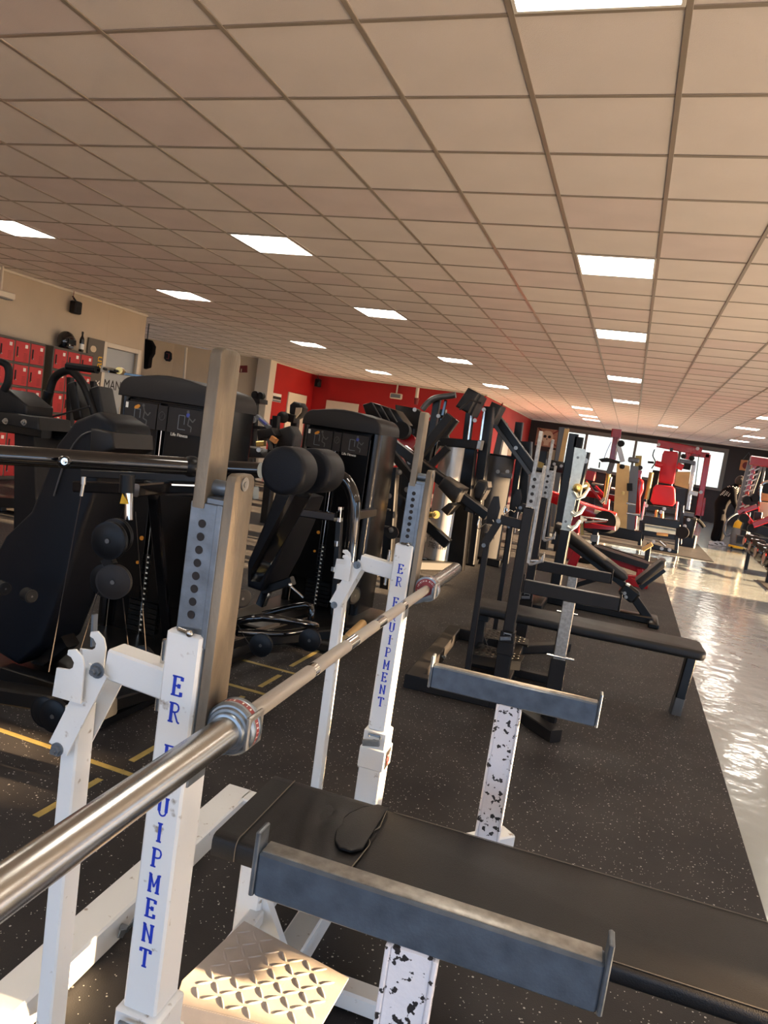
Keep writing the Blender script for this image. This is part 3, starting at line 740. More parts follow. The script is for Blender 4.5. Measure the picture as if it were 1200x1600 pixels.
placeR(B, -.634, 1.65, 2.4)
# ================================================================== SELECTORISED MACHINES (left)
def tower(R, x0, x1, y, d, h, z0=.02):
    w = x1 - x0; n = 18
    def outline(ins, zt, zc):
        """front view outline, arched top with rounded shoulders"""
        pts = [(x0 + ins, z0), (x0 + ins, zt - .12)]
        for i in range(7):
            a = PI - PI/2*i/6; pts.append((x0 + ins + .10 + .10*math.cos(a), zt - .12 + .09*math.sin(a)))
        for i in range(1, 6):
            t = i/6; pts.append((x0 + .1 + (w - .2)*t, zt - .03 + zc*math.sin(PI*t)))
        for i in range(7):
            a = PI/2 - PI/2*i/6; pts.append((x1 - ins - .10 + .10*math.cos(a), zt - .12 + .09*math.sin(a)))
        pts.append((x1 - ins, z0)); return pts
    # shell: two side housings with rounded front edges, arched cap, back panel
    for s, xa in ((-1, x0), (1, x1)):
        sec = []
        xi = xa - s*.075
        for px, py in ((xi, y + .03), (xa - s*.045, y + .0), (xa - s*.022, y + .006), (xa - s*.006, y + .03), (xa, y + .07), (xa, y + d - .05), (xa - s*.02, y + d), (xi, y + d)): sec.append((px, py, z0))
        MB().prism(sec, (0, 0, h - .15 - z0)).build('side_housing', 'smoke', R, ang=50)
        MB().bar((xi - s*.004, y + .018, z0 + .02), (xi - s*.004, y + .018, h - .2), .008, .006).build('edge_trim', 'polish' if s < 0 else 'silver2', R)
    top = outline(0, h, .03); cut = [p for p in top if p[1] > h - .16]
    pts = [(x0, y, h - .15)] + [(px, y, pz) for px, pz in cut] + [(x1, y, h - .15)]
    MB().soft([(a, y - .012, c_) for a, _, c_ in pts], (0, d + .014, 0), .02).build('top_cap', 'cap', R, ang=45)
    MB().bx(x0 + .07, x1 - .07, y + .05, y + .06, z0, h - .15, .001).build('back_plate', 'smoke', R, smooth=False)
    # front doors either side of the open slot
    xm = x0 + w*.47
    MB().bx(x0 + .078, xm - .028, y + .012, y + .022, z0 + .25, h - .16, .002).build('front_panel', 'smoke', R)
    MB().bx(xm + .028, x1 - .078, y + .012, y + .022, z0 + .25, h - .16, .002).build('front_panel', 'smoke', R)
    MB().cyl((xm - .012, y + .03, z0), (xm - .012, y + .03, h - .2), .005, n=10).build('guide_rod', 'polish', R)
    MB().cyl((xm + .012, y + .035, z0), (xm + .012, y + .035, h - .2), .003, n=8).build('cable', 'ink', R)
    ws = MB()
    for k in range(15): ws.bx(xm - .1, xm + .1, y + .026, y + .046, z0 + .05 + k*.032, z0 + .078 + k*.032, .002)
    stuff(ws.build('weight_stack', 'black', R))
    nb = MB()
    for k in range(15): nb.bx(xm - .008, xm + .006, y + .0245, y + .026, z0 + .058 + k*.032, z0 + .068 + k*.032, .0002)
    stuff(nb.build('weight_number', 'paper', R, smooth=False))
    for k, zz in enumerate((z0 + .62, z0 + .47)):
        MB().cyl((xm - .05 - .01*k, y + .012, zz), (xm - .05 - .01*k, y + .006, zz), .013 - .003*k, n=20).build('selector_button', 'orange', R)
    # instruction placards
    zc = h - .245
    for (a, b_) in ((x0 + .055, xm - .04), (xm - .032, xm + .032), (xm + .04, x1 - .09)):
        pl = MB().bx(a, b_, y + .002, y + .012, zc - .075, zc + .07, .002).build('placard', 'ink', R)
        if b_ - a < .1:
            MB().tube([((a+b_)/2 + .02*math.cos(t), y + .001, zc + .01 + .024*math.sin(t)) for t in [2*PI*i/20 for i in range(20)]], .0014, 5, closed=True).build('logo_ring', 'silver2', pl)
            MB().bar(((a+b_)/2 - .008, y + .001, zc - .004), ((a+b_)/2 + .01, y + .001, zc + .024), .004, .001).build('logo_stroke', 'silver2', pl)
        else:
            m = MB(); cx = (a + b_)/2 + .02; yy_ = y + .0012
            fig = [((0, .045), (.01, .02)), ((.01, .02), (.004, -.02)), ((.004, -.02), (.03, -.03)), ((.03, -.03), (.028, -.058)), ((.01, .02), (.035, .0)), ((.035, .0), (.05, .02))]
            for p_, q_ in fig: m.bar((cx + p_[0], yy_, zc + p_[1]), (cx + q_[0], yy_, zc + q_[1]), .007, .001, up=(0, 1, 0))
            m.cyl((cx - .002, yy_ - .0005, zc + .055), (cx - .002, yy_ + .0005, zc + .055), .009, n=12)
            m.build('exercise_figure', 'silver2', pl, smooth=False)
            f2 = MB()
            for p_, q_ in (((-.06, .03), (-.02, .03)), ((-.06, .03), (-.06, -.05)), ((-.06, -.05), (-.01, -.05)), ((-.02, .03), (-.02, -.02))): f2.bar((cx + p_[0], yy_, zc + p_[1]), (cx + q_[0], yy_, zc + q_[1]), .004, .001, up=(0, 1, 0))
            f2.build('machine_outline', 'gplas', pl, smooth=False)
            if a < xm - .1: MB().ball((cx - .045, yy_, zc + .042), .017, 6, (1.3, .06, .7), Matrix.Rotation(-.5, 3, 'Y')).build('muscle_picture', 'orange', pl); MB().bx(a + .006, a + .024, yy_ - .0004, yy_, zc + .03, zc + .062, .0001).build('code_sticker', 'paper', pl)
            else: MB().ball((cx - .0, yy_, zc + .036), .012, 6, (1, .06, 1.2)).build('muscle_picture', 'bluepic', pl)
    return xm, zc
# ---- machine 1
M1 = thing('shoulder_press_machine', 'black weight-stack machine with arched cap, behind the tallest steel guide post', 'exercise machine', (-2.6, 3.5, 0))
xm, zc = tower(M1, -2.93, -2.25, 3.60, .46, 1.61)
text_mesh(None, 'SHOULDER PRESS', 'paper', M1, (-2.78, 3.600, zc - .085), (1, 0, 0), (0, 0, 1), .022, name='lettering')
text_mesh(None, 'Life Fitness', 'paper', M1, (-2.48, 3.600, zc - .085), (1, 0, 0), (0, 0, 1), .026, name='lettering')
# backrest with head cushion, seen from its side
MB().soft([(-2.351, 2.750, 1.367), (-2.245, 2.750, 1.325), (-2.220, 2.750, 1.246), (-2.286, 2.750, 1.148), (-2.307, 2.750, 1.025), (-2.364, 2.750, 0.834), (-2.418, 2.750, 0.577), (-2.481, 2.750, 0.376), (-2.538, 2.750, 0.203), (-2.670, 2.750, 0.074), (-2.881, 2.750, 0.122), (-2.922, 2.750, 0.475), (-2.823, 2.750, 0.688), (-2.682, 2.750, 0.840), (-2.608, 2.750, 1.038), (-2.552, 2.750, 1.199), (-2.462, 2.750, 1.317)], (0, .28, 0), .03).build('backrest', 'vinyl2', M1, ang=60)
MB().soft([(-2.334, 2.700, 1.292), (-2.206, 2.700, 1.287), (-2.190, 2.700, 1.219), (-2.255, 2.700, 1.175), (-2.327, 2.700, 1.182)], (0, .3, 0), .02).build('head_cushion', 'vinyl', M1, ang=60)
MB().tube([(-2.533, 2.740, 0.943), (-2.482, 2.740, 1.133), (-2.407, 2.740, 1.249), (-2.296, 2.740, 1.288)], .004, 6, smooth=4).build('piping', 'silver2', M1)
MB().bar((-2.384, 2.920, 1.261), (-2.572, 2.920, 0.239), .05, .05).build('backrest_spine', 'gloss', M1)
MB().bar((-2.507, 2.920, 0.204), (-2.842, 2.920, -0.135), .09, .07).build('seat_frame', 'black', M1)
# press arm: long round tube to the left, ball end
t = MB(); t.cyl((-1.779, 1.520, 1.231), (-1.387, 2.100, 1.254), .029, n=28); ta = t.build('press_arm', 'gloss', M1)
MB().ball((-1.384, 2.100, 1.254), .036, 12).build('arm_end_ball', 'pul', ta)
k = MB(); k.ball((-1.565, 1.720, 1.237), .020, 8); k.build('pivot_knob', 'gloss', ta)
MB().bolt((-1.527, 1.680, 1.244), (.2, -1, .1), .008).build('knob_bolt', 'polish', ta)
MB().bar((-2.284, 2.600, 1.032), (-1.401, 2.600, 1.148), .05, .05).build('cross_member', 'gloss', M1)
MB().bar((-2.274, 2.620, 1.091), (-1.626, 2.620, 1.170), .03, .035).build('cross_member', 'black', M1)
MB().bar((-1.764, 2.300, 1.109), (-1.823, 2.600, 1.106), .06, .05).build('arm_bracket', 'gloss', M1)
# shock strut with warning label
MB().cyl((-1.713, 2.200, 1.174), (-1.708, 2.200, 1.109), .027, n=24).build('strut_sleeve', 'pul', M1)
MB().cyl((-1.699, 2.200, 1.110), (-1.687, 2.200, 1.013), .016, n=20).build('strut_rod', 'polish', M1)
MB().prism([(-1.709, 2.170, 1.070), (-1.671, 2.170, 1.074), (-1.703, 2.170, 1.108)], (0, .001, 0)).build('warning_label', 'yplas', M1, smooth=False)
# pulleys
def pulley(R, c, r, yaw=0.0, th=.022, m='pul'):
    d = V(math.sin(yaw), -math.cos(yaw), 0)
    o = MB().lathe(V(c) + d*th/2, -d, [(r*.14, .001), (r*.16, -.001), (r*.8, -.001), (r*.86, .0015), (r, .002), (r, .005), (r*.9, th*.5), (r, th - .004), (r, th - .001), (r*.2, th)], 36).build('pulley', m, R)
    MB().cyl(V(c) + d*(th/2 + .001), V(c) + d*(th/2 + .004), r*.13, n=14).build('axle_cap', 'silver2', o)
    return o
pulley(M1, (-1.671, 2.120, 0.961), .064, .1); pulley(M1, (-1.640, 2.050, 0.957), .066, .1)
pulley(M1, (-1.692, 2.120, 0.796), .060, .1); pulley(M1, (-1.580, 2.020, 0.829), .060, .3, m='cap')
pulley(M1, (-2.013, 2.250, 0.176), .064, .1); pulley(M1, (-1.883, 2.150, 0.228), .064, .1)
pulley(M1, (-1.845, 2.600, 0.344), .060, .1); pulley(M1, (-2.394, 2.500, 0.530), .03, 1.3, th=.05, m='rub'); pulley(M1, (-2.544, 2.500, 0.533), .03, 1.3, th=.05, m='rub')
MB().bar((-1.680, 2.100, 0.882), (-1.663, 2.100, 0.858), .03, .045).build('pulley_link', 'black', M1)
f = MB(); f.cyl((-1.732, 2.000, 1.165), (-1.731, 2.000, 1.139), .008, n=12); f.cyl((-1.731, 2.000, 1.139), (-1.734, 2.000, 1.099), .0055, n=12); f.build('cable_fitting', 'silver', M1)
for pts in (((-1.735, 2.000, 1.103), (-1.796, 2.000, 0.462)), ((-1.665, 2.050, 0.770), (-1.780, 2.100, 0.414)), ((-1.585, 2.100, 1.064), (-1.683, 2.400, 0.434)), ((-1.560, 2.050, 0.770), (-1.759, 2.400, 0.403))):
    MB().tube(pts, .0018, 6).build('cable', 'ink', M1)
# low frame, base plates
MB().bar((-2.494, 2.350, 0.121), (-1.796, 2.350, 0.212), .10, .07).build('base_beam', 'black', M1)
MB().bar((-1.916, 2.420, 0.180), (-2.139, 3.500, -0.068), .12, .06).build('base_rail', 'black', M1)
MB().bx(-2.95, -1.98, 2.55, 4.0, 0.0, .05, .01).build('base_plate', 'black', M1)
MB().bar((-2.170, 3.000, 0.995), (-2.394, 3.600, 0.076), .05, .05).build('rear_strut', 'gloss', M1)
MB().bx(-2.62, -2.0, 2.6, 2.68, .05, .12).build('foot_guard', 'black', M1)
gd = MB(); gd.bar((-2.116, 2.600, 0.485), (-2.105, 2.600, 0.341), .03, .012); gd.build('scale_strip', 'gplas', M1)
# ---- machine 2
M2 = thing('chest_press_machine', 'black weight-stack machine with arched cap, seen between the two white uprights', 'exercise machine', (-2.1, 4.9, 0))
xm, zc = tower(M2, -2.44, -1.79, 5.12, .46, 1.60)
text_mesh(None, 'Life Fitness', 'paper', M2, (-2.02, 5.118, zc - .085), (1, 0, 0), (0, 0, 1), .026, name='lettering')
RX, _, RZ = (-1.010, 2.020, 1.298)
for y0, y1 in ((2.02, 2.13), (2.22, 2.36)):
    MB().lathe((RX, y0, RZ), (0, 1, 0), [(.060, 0), (.071, .003), (.0755, .010), (.0765, .02), (.0765, y1 - y0 - .01), (.07, y1 - y0)], 44).build('foam_roller', 'vinyl2', M2, ang=50)
MB().cyl((RX, 2.03, RZ), (RX, 2.5, RZ), .014, n=14).build('roller_axle', 'polish', M2)
MB().cyl((-1.520, 2.440, 1.231), (-1.305, 2.440, 1.254), .030, n=24).build('roller_arm', 'gloss', M2)
MB().bar((-1.120, 2.440, 1.211), (-1.717, 3.300, 0.643), .06, .06).build('lever_arm', 'gloss', M2)
MB().soft([(-1.867, 3.700, 1.060), (-1.710, 3.700, 1.038), (-1.746, 3.700, 0.871), (-1.814, 3.700, 0.643), (-1.891, 3.700, 0.457), (-1.977, 3.700, 0.466), (-1.997, 3.700, 0.607), (-1.926, 3.700, 0.846)], (0, .34, 0), .03).build('backrest', 'vinyl2', M2, ang=60)
MB().bar((-1.794, 3.950, 1.027), (-1.995, 3.950, 0.314), .06, .05).build('backrest_spine', 'gloss', M2)
# hoop frame
MB().tube([(-1.467, 3.600, 1.207), (-1.411, 3.600, 1.181), (-1.363, 3.600, 1.110), (-1.346, 3.600, 1.026), (-1.335, 3.600, 0.854), (-1.331, 3.600, 0.609), (-1.331, 3.600, 0.360)], .033, 16, smooth=4).build('hoop_tube', 'gloss', M2)
MB().bar((-1.660, 3.600, 0.972), (-1.444, 3.600, 0.981), .05, .045).build('hoop_brace', 'gloss', M2)
MB().bar((-1.392, 3.700, 0.992), (-1.579, 4.600, 0.933), .04, .05).build('hoop_brace', 'black', M2)
MB().cyl((-1.704, 3.700, 1.105), (-1.766, 3.900, 0.938), .012).build('chrome_post', 'polish', M2)
tk = MB(); tk.bar((-1.485, 3.750, 0.994), (-1.433, 3.750, 0.416), .035, .035); to = tk.build('adjuster_track', 'black', M2)
for zz in ((531,800), (528,842), (524,885)): pass
MB().bar((-1.470, 3.720, 1.027), (-1.466, 3.720, 0.945), .04, .02).build('adjuster_plate', 'polish', to)
MB().bar((-1.465, 3.720, 0.837), (-1.464, 3.720, 0.808), .04, .02).build('adjuster_plate', 'polish', to)
MB().bar((-1.462, 3.720, 0.691), (-1.462, 3.720, 0.666), .04, .02).build('adjuster_plate', 'polish', to)
# lower mechanism, pulleys, base hoops
pulley(M2, (-1.661, 3.350, 0.276), .062, .15); pulley(M2, (-1.496, 3.600, 0.285), .062, .15); pulley(M2, (-1.318, 3.700, 0.560), .05, 1.2)
pulley(M2, (-1.781, 3.300, 0.511), .05, 1.0, m='cap')
MB().tube([(-1.939, 3.500, 0.297), (-1.750, 3.500, 0.376), (-1.567, 3.700, 0.340), (-1.567, 3.800, 0.300), (-1.669, 3.600, 0.282), (-1.839, 3.400, 0.293)], .022, 10, smooth=3).build('base_hoop', 'gloss', M2)
MB().tube([(-1.952, 3.900, 0.272), (-1.720, 4.000, 0.365), (-1.677, 4.000, 0.314), (-1.688, 4.000, 0.211)], .02, 10, smooth=3).build('base_hoop', 'gloss', M2)
MB().bar((-1.915, 3.800, 0.448), (-1.735, 3.800, 0.543), .05, .05).build('foot_lever', 'black', M2)
ml = MB(); ml.cyl((-1.732, 3.750, 0.524), (-1.634, 3.750, 0.470), .007); ml.ball((-1.728, 3.750, 0.525), .014, 8); ml.build('lever_handle', 'polish', M2)
MB().bx(-2.5, -1.56, 4.3, 5.5, 0.0, .06, .01).build('base_plate', 'black', M2)
MB().bar((-2.111, 4.000, 0.043), (-1.584, 4.600, 0.106), .08, .07).build('base_beam', 'black', M2)
MB().bar((-1.981, 3.500, 0.158), (-1.825, 4.300, 0.189), .06, .06).build('base_beam', 'gloss', M2)
MB().tube([(-1.842, 3.400, 0.339), (-1.750, 3.350, 0.283), (-1.693, 3.350, 0.233)], .0018, 6).build('cable', 'ink', M2)
MB().cyl((-1.397, 3.900, 0.240), (-1.477, 4.400, 0.217), .03, n=14).build('floor_tube', 'tan', M2)
# ---- machine 3: grey elliptical / console group at far left
M3 = thing('elliptical_trainer', 'dark grey cardio machine with curved handle at the left edge, before the lockers', 'exercise machine', (-4.6, 4.5, 0))
MB().soft([(-5.034, 4.500, 1.178), (-4.770, 4.500, 1.201), (-4.383, 4.500, 1.200), (-4.359, 4.500, 1.104), (-5.025, 4.500, 1.101)], (0, .35, 0), .02).build('tray', 'soft', M3)
MB().soft([(-5.031, 4.600, 1.364), (-4.817, 4.600, 1.379), (-4.606, 4.600, 1.271), (-4.609, 4.600, 1.188), (-5.007, 4.600, 1.163)], (0, .3, 0), .03).build('console', 'cap', M3)
MB().tube([(-4.935, 4.550, 1.590), (-4.814, 4.550, 1.577), (-4.768, 4.550, 1.521), (-4.770, 4.550, 1.430), (-4.802, 4.550, 1.365)], .03, 10, smooth=4).build('curved_handle', 'rub', M3)
MB().bar((-5.134, 4.600, 1.067), (-4.388, 4.600, 1.075), .1, .07).build('cross_beam', 'black', M3)
MB().soft([(-4.823, 4.700, 1.115), (-4.622, 4.700, 1.121), (-4.561, 4.700, 0.783), (-4.421, 4.700, -0.100), (-4.686, 4.700, -0.154)], (0, .3, 0), .03).build('pedestal', 'soft', M3)
MB().soft([(-4.760, 4.700, -0.114), (-4.294, 4.700, -0.053), (-4.243, 4.700, -0.198), (-4.772, 4.700, -0.309)], (0, .8, 0), .03).build('base', 'black', M3)
for u in ((8.5, 0), (35, 0)): pass
MB().bolt((-4.702, 4.500, 1.128), (0, -1, 0), .02).build('bolt', 'silver', M3); MB().bolt((-4.516, 4.500, 1.143), (0, -1, 0), .02).build('bolt', 'silver', M3)
# ---- machine 4: arched lever arms in front of the lockers
M4 = thing('row_machine', 'black lever machine with arched arm and padded handles, before the red lockers', 'exercise machine', (-4.4, 5.3, 0))
MB().tube([(-4.262, 5.200, 0.933), (-4.345, 5.200, 1.044), (-4.474, 5.200, 1.306), (-4.610, 5.200, 1.512), (-4.748, 5.200, 1.608), (-4.858, 5.200, 1.585), (-4.935, 5.200, 1.520), (-4.965, 5.200, 1.414), (-4.987, 5.200, 1.241), (-4.998, 5.200, 1.096)], [.06, .06, .058, .056, .052, .048, .03, .022, .022, .022], 14, smooth=4).build('arched_arm', 'soft', M4) if False else MB().tube([(-4.262, 5.200, 0.933), (-4.345, 5.200, 1.044), (-4.474, 5.200, 1.306), (-4.610, 5.200, 1.512), (-4.748, 5.200, 1.608), (-4.858, 5.200, 1.585), (-4.935, 5.200, 1.520), (-4.965, 5.200, 1.414), (-4.987, 5.200, 1.241), (-4.998, 5.200, 1.096)], .036, 14, smooth=4).build('arched_arm', 'soft', M4)
MB().cyl((-4.930, 5.150, 1.402), (-4.959, 5.150, 1.285), .045, n=16).build('hand_guard', 'black', M4)
MB().cyl((-4.942, 5.150, 1.384), (-4.954, 5.150, 1.184), .036, n=16).build('rubber_grip', 'rub', M4)
MB().cyl((-4.964, 5.150, 1.273), (-4.965, 5.150, 1.251), .038, n=16).build('white_band', 'paper', M4)
MB().bar((-5.029, 5.500, 1.558), (-4.859, 5.500, 0.072), .06, .05).build('upright', 'black', M4)
MB().bar((-4.765, 5.500, 1.552), (-4.619, 5.500, 0.237), .05, .05).build('upright', 'soft', M4)
MB().bar((-4.611, 5.000, 1.641), (-4.305, 5.000, 1.642), .07, .06, c=.3).build('padded_handle', 'rub', M4)
MB().bar((-4.305, 5.000, 1.642), (-4.124, 5.600, 1.660), .03, .02).build('lever_bar', 'gloss', M4)
pl = MB().bar((-4.267, 5.000, 1.656), (-4.276, 5.350, 1.663), .012, .05).build('perforated_plate', 'silver', M4)
for p_ in ((-4.198, 4.980, 1.656), (-4.187, 5.100, 1.657), (-4.229, 5.250, 1.661)): MB().cyl(V(p_) + V(0, -.03, 0), V(p_) + V(0, 0, 0), .012, n=12).build('plate_hole', 'ink', pl)
MB().cyl((-4.185, 5.120, 1.665), (-4.223, 5.200, 1.666), .03, n=14).build('brass_roller', 'gold', M4)
MB().pad((-4.693, 5.300, 1.355), (.10, .2, .34), Matrix.Rotation(-.35, 3, 'Y'), .02).build('chest_pad', 'vinyl', M4)
MB().pad((-4.449, 5.300, 1.362), (.10, .2, .30), Matrix.Rotation(-.35, 3, 'Y'), .02).build('chest_pad', 'vinyl', M4)
MB().tube([(-4.737, 4.900, 1.167), (-4.541, 4.900, 1.230), (-4.257, 4.900, 1.335)], .008, 8).build('cable', 'ink', M4)
MB().soft([(-4.835, 4.900, 1.126), (-4.443, 4.900, 1.136), (-4.448, 4.900, 1.017), (-4.822, 4.900, 1.019)], (0, .3, 0), .02).build('seat_carriage', 'black', M4)
MB().soft([(-5.104, 5.300, 1.046), (-4.856, 5.300, 1.057), (-4.724, 5.300, -0.005), (-4.970, 5.300, -0.052)], (0, .3, 0), .02).build('weight_cover', 'black', M4)
MB().soft([(-5.021, 5.280, 0.887), (-4.904, 5.280, 0.886), (-4.905, 5.280, 0.781), (-5.023, 5.280, 0.781)], (0, .004, 0), .0005).build('blue_sticker', 'bluepic', M4)
MB().bar((-5.157, 5.300, -0.137), (-4.120, 5.300, -0.006), .1, .08).build('floor_beam', 'black', M4)
MB().bar((-4.696, 5.300, 0.238), (-4.653, 5.300, -0.111), .1, .08).build('post_foot', 'black', M4)
# pale C shaped frame seen through the gap
M5 = thing('grey_frame_bench', 'pale grey curved frame seen between the black backrest and the pulleys', 'exercise machine', (-3.6, 4.7, 0))
MB().tube([(-4.557, 5.350, 0.495), (-4.403, 5.350, 0.509), (-4.390, 5.350, 0.406), (-4.394, 5.350, 0.112), (-4.432, 5.350, 0.069), (-4.573, 5.350, 0.054), (-4.640, 5.350, 0.125), (-4.670, 5.350, 0.358)], .03, 10, smooth=3).build('curved_frame', 'gplas', M5)
MB().bar((-4.633, 5.350, 0.067), (-4.312, 5.350, 0.080), .09, .04).build('floor_foot', 'gplas', M5)
# ================================================================== LEFT WALL: lockers, door, board
def locker_bank(label, y0, cols, rows=6, x=-8.62, top=2.07, w=.285, h=.335, miss=()):
    L = thing('locker_bank', label, 'lockers', (x - .09, y0 + cols*w/2, 0))
    c = MB(); y1 = y0 + cols*w
    c.bx(-8.79, x, y0 - .01, y1 + .01, 0, top, .006); co = c.build('carcass', 'lockf', L)
    rail = MB()
    for r in range(rows + 1): rail.bx(x, x + .012, y0 - .01, y1 + .01, top - .035 - r*h, top - .004 - r*h, .002)
    for k in range(cols + 1): rail.bx(x, x + .012, y0 + k*w - .012, y0 + k*w + .012, .03, top - .01, .002)
    rail.build('face_frame', 'lockf', L)
    for k in range(cols):
        for r in range(rows):
            a, b_ = y0 + k*w + .014, y0 + (k+1)*w - .014; z1 = top - .04 - r*h; z0 = z1 - h + .04
            d = MB().bx(x + .001, x + .018, a, b_, z0, z1, .003).build('locker_door', 'lock', L)
            MB().bx(x + .018, x + .028, a + .022, a + .045, z0 + .07, z1 - .08, .003).build('latch', 'ink', d)
            MB().bx(x + .018, x + .0186, b_ - .085, b_ - .035, z1 - .085, z1 - .035, .0002).build('number_label', 'paper', d, smooth=False)
            v = MB()
            for q in range(6): v.bx(x + .018, x + .021, b_ - .10, b_ - .035, z0 + .03 + q*.02, z0 + .036 + q*.02, .001)
            v.build('louvre', 'darkred', d, smooth=False)
            MB().ball((x + .032, a + .034, z0 + .075), .011, 5).build('padlock', 'gold' if (k + r) % 2 else 'silver', d)
    return L
locker_bank('bank of red lockers at the left edge, farther from the door', 7.09, 3)
locker_bank('bank of red lockers in the middle of the row, against the beige wall', 7.99, 3)
locker_bank('bank of red lockers nearest the grey door, bottle standing on top', 9.02, 3)
# helmet and bottle on the lockers
hp = (-8.66, 9.30, 2.07)
H = thing('helmet', 'black patterned crash helmet on top of the red lockers', 'helmet', hp)
MB().lathe((hp[0], hp[1], 2.072), (0, 0, 1), [(.09, 0), (.115, .02), (.128, .08), (.13, .13), (.118, .19), (.088, .235), (.045, .262), (.005, .27)], 24).build('shell', 'gloss', H)
MB().soft([(hp[0] + .02, hp[1] - .085, 2.14), (hp[0] + .02, hp[1] + .085, 2.14), (hp[0] + .02, hp[1] + .08, 2.22), (hp[0] + .02, hp[1] - .08, 2.22)], (.112, 0, 0), .008).build('visor', 'pul', H)
for k in range(3): MB().tube([(hp[0] + .06 + .055*math.cos(a), hp[1] + .125*math.sin(a), 2.235 - .008*k - .018*k + .02*math.cos(2*a)) for a in [-.9 + 1.8*i/8 for i in range(9)]], .006, 5).build('shell_stripe', 'silver2' if k != 1 else 'gplas', H)
MB().bx(hp[0] + .09, hp[0] + .126, hp[1] - .05, hp[1] + .05, 2.08, 2.125, .012).build('chin_guard', 'gplas', H)
bp_ = (-8.64, 9.62, 2.07)
Bt = thing('bottle', 'dark glass wine bottle on top of the red lockers', 'bottle', bp_)
MB().lathe((bp_[0], bp_[1], 2.071), (0, 0, 1), [(.034, 0), (.038, .006), (.038, .18), (.034, .21), (.018, .245), (.0145, .26), (.0145, .30)], 20).build('glass_body', 'gloss', Bt)
MB().cyl((bp_[0], bp_[1], 2.355), (bp_[0], bp_[1], 2.392), .0165, n=14).build('foil_cap', 'ink', Bt)
MB().lathe((bp_[0], bp_[1], 2.11), (0, 0, 1), [(.0384, 0), (.0388, .001), (.0388, .085), (.0384, .086)], 20).build('bottle_label', 'paper', Bt)
# board with yellow letters beside the door
bd = thing('banner_board', 'dark banner board with yellow sideways letters between lockers and door', 'banner', (-8.78, 10.09, .4))
MB().bx(-8.79, -8.765, 9.915, 10.30, .4, 2.34, .003).build('board', 'lockf', bd)
text_mesh(None, 'an', 'yplas', bd, (-8.763, 10.20, 1.98), (0, 0, 1), (0, -1, 0), .22, name='lettering')
text_mesh(None, 'x', 'paper', bd, (-8.763, 10.20, 1.62), (0, 0, 1), (0, -1, 0), .20, name='lettering')
MB().ball((-8.765, 10.04, 2.17), .07, 8, (.03, 1, .8)).build('face_print', 'beigepic', bd)
# changing-room door
f = MB(); f.bx(-8.81, -8.77, 10.30, 10.38, 0, 2.34, .004); f.bx(-8.81, -8.77, 11.20, 11.28, 0, 2.34, .004); f.bx(-8.81, -8.77, 10.38, 11.20, 2.26, 2.34, .004)
stuff_ = struct(f.build('door_frame', 'trim'))
D = struct(MB().bx(-8.86, -8.82, 10.39, 10.98, .01, 2.25, .003).build('door_1', 'door'))
text_mesh(None, 'MAN', 'ink', D, (-8.818, 10.66, 1.62), (0, 1, 0), (0, 0, 1), .24, name='lettering', squeeze=.85)
MB().bx(-8.82, -8.805, 10.90, 10.96, 1.05, 1.27, .004).build('lock_plate', 'trim', D)
MB().cyl((-8.805, 10.93, 1.16), (-8.76, 10.93, 1.16), .012).build('door_handle', 'chrome', D)
struct(MB().bx(-8.93, -8.86, 10.36, 11.22, 0, 2.26, .003).build('door_backing', 'door'))
# wall speakers, wall lamp, wall fan
def speaker(label, x, y, z, s=1.0, face=(1, 0)):
    S = thing('wall_speaker', label, 'speaker', (x, y, z))
    fx, fy = face
    MB().box((x, y, z), (.13*s, .15*s, .2*s), None, .015).build('cabinet', 'soft', S)
    MB().cyl((x + fx*.065*s, y + fy*.075*s, z - .03*s), (x + fx*.068*s, y + fy*.078*s, z - .03*s), .05*s).build('woofer', 'rub', S)
    MB().cyl((x + fx*.065*s, y + fy*.075*s, z + .055*s), (x + fx*.068*s, y + fy*.078*s, z + .055*s), .018*s).build('tweeter', 'rub', S)
    MB().bar((x, y, z + .09*s), (x - fx*.08*s, y - fy*.09*s, z + .17*s), .02, .02).build('speaker_bracket', 'rub', S)
    MB().tube([(x - fx*.04*s, y - fy*.08*s, z + .05), (x - fx*.05, y - fy*.09 - .02, z + .13), (x - fx*.065*s, y - fy*.10, 2.99)], .004, 5).build('speaker_wire', 'darkred', S)
speaker('small black speaker high on the beige wall above the lockers', -8.70, 9.48, 2.74)
speaker('small black speaker at the inner corner of the red walls', -9.28, 20.2, 2.72, 1.2, (1, -1))
Lm = thing('strip_lamp', 'cream strip lamp on a drop rod at the left edge', 'lamp', (-8.6, 8.0, 2.6))
MB().bx(-8.72, -8.56, 7.2, 8.17, 2.575, 2.665, .01).build('lamp_body', 'trim', Lm)
MB().bar((-8.66, 8.0, 2.665), (-8.66, 8.0, 3.0), .03, .03).build('drop_rod', 'trim', Lm)
MB().bx(-8.70, -8.58, 7.25, 8.15, 2.562, 2.576, .003).build('lens', 'gplas', Lm)
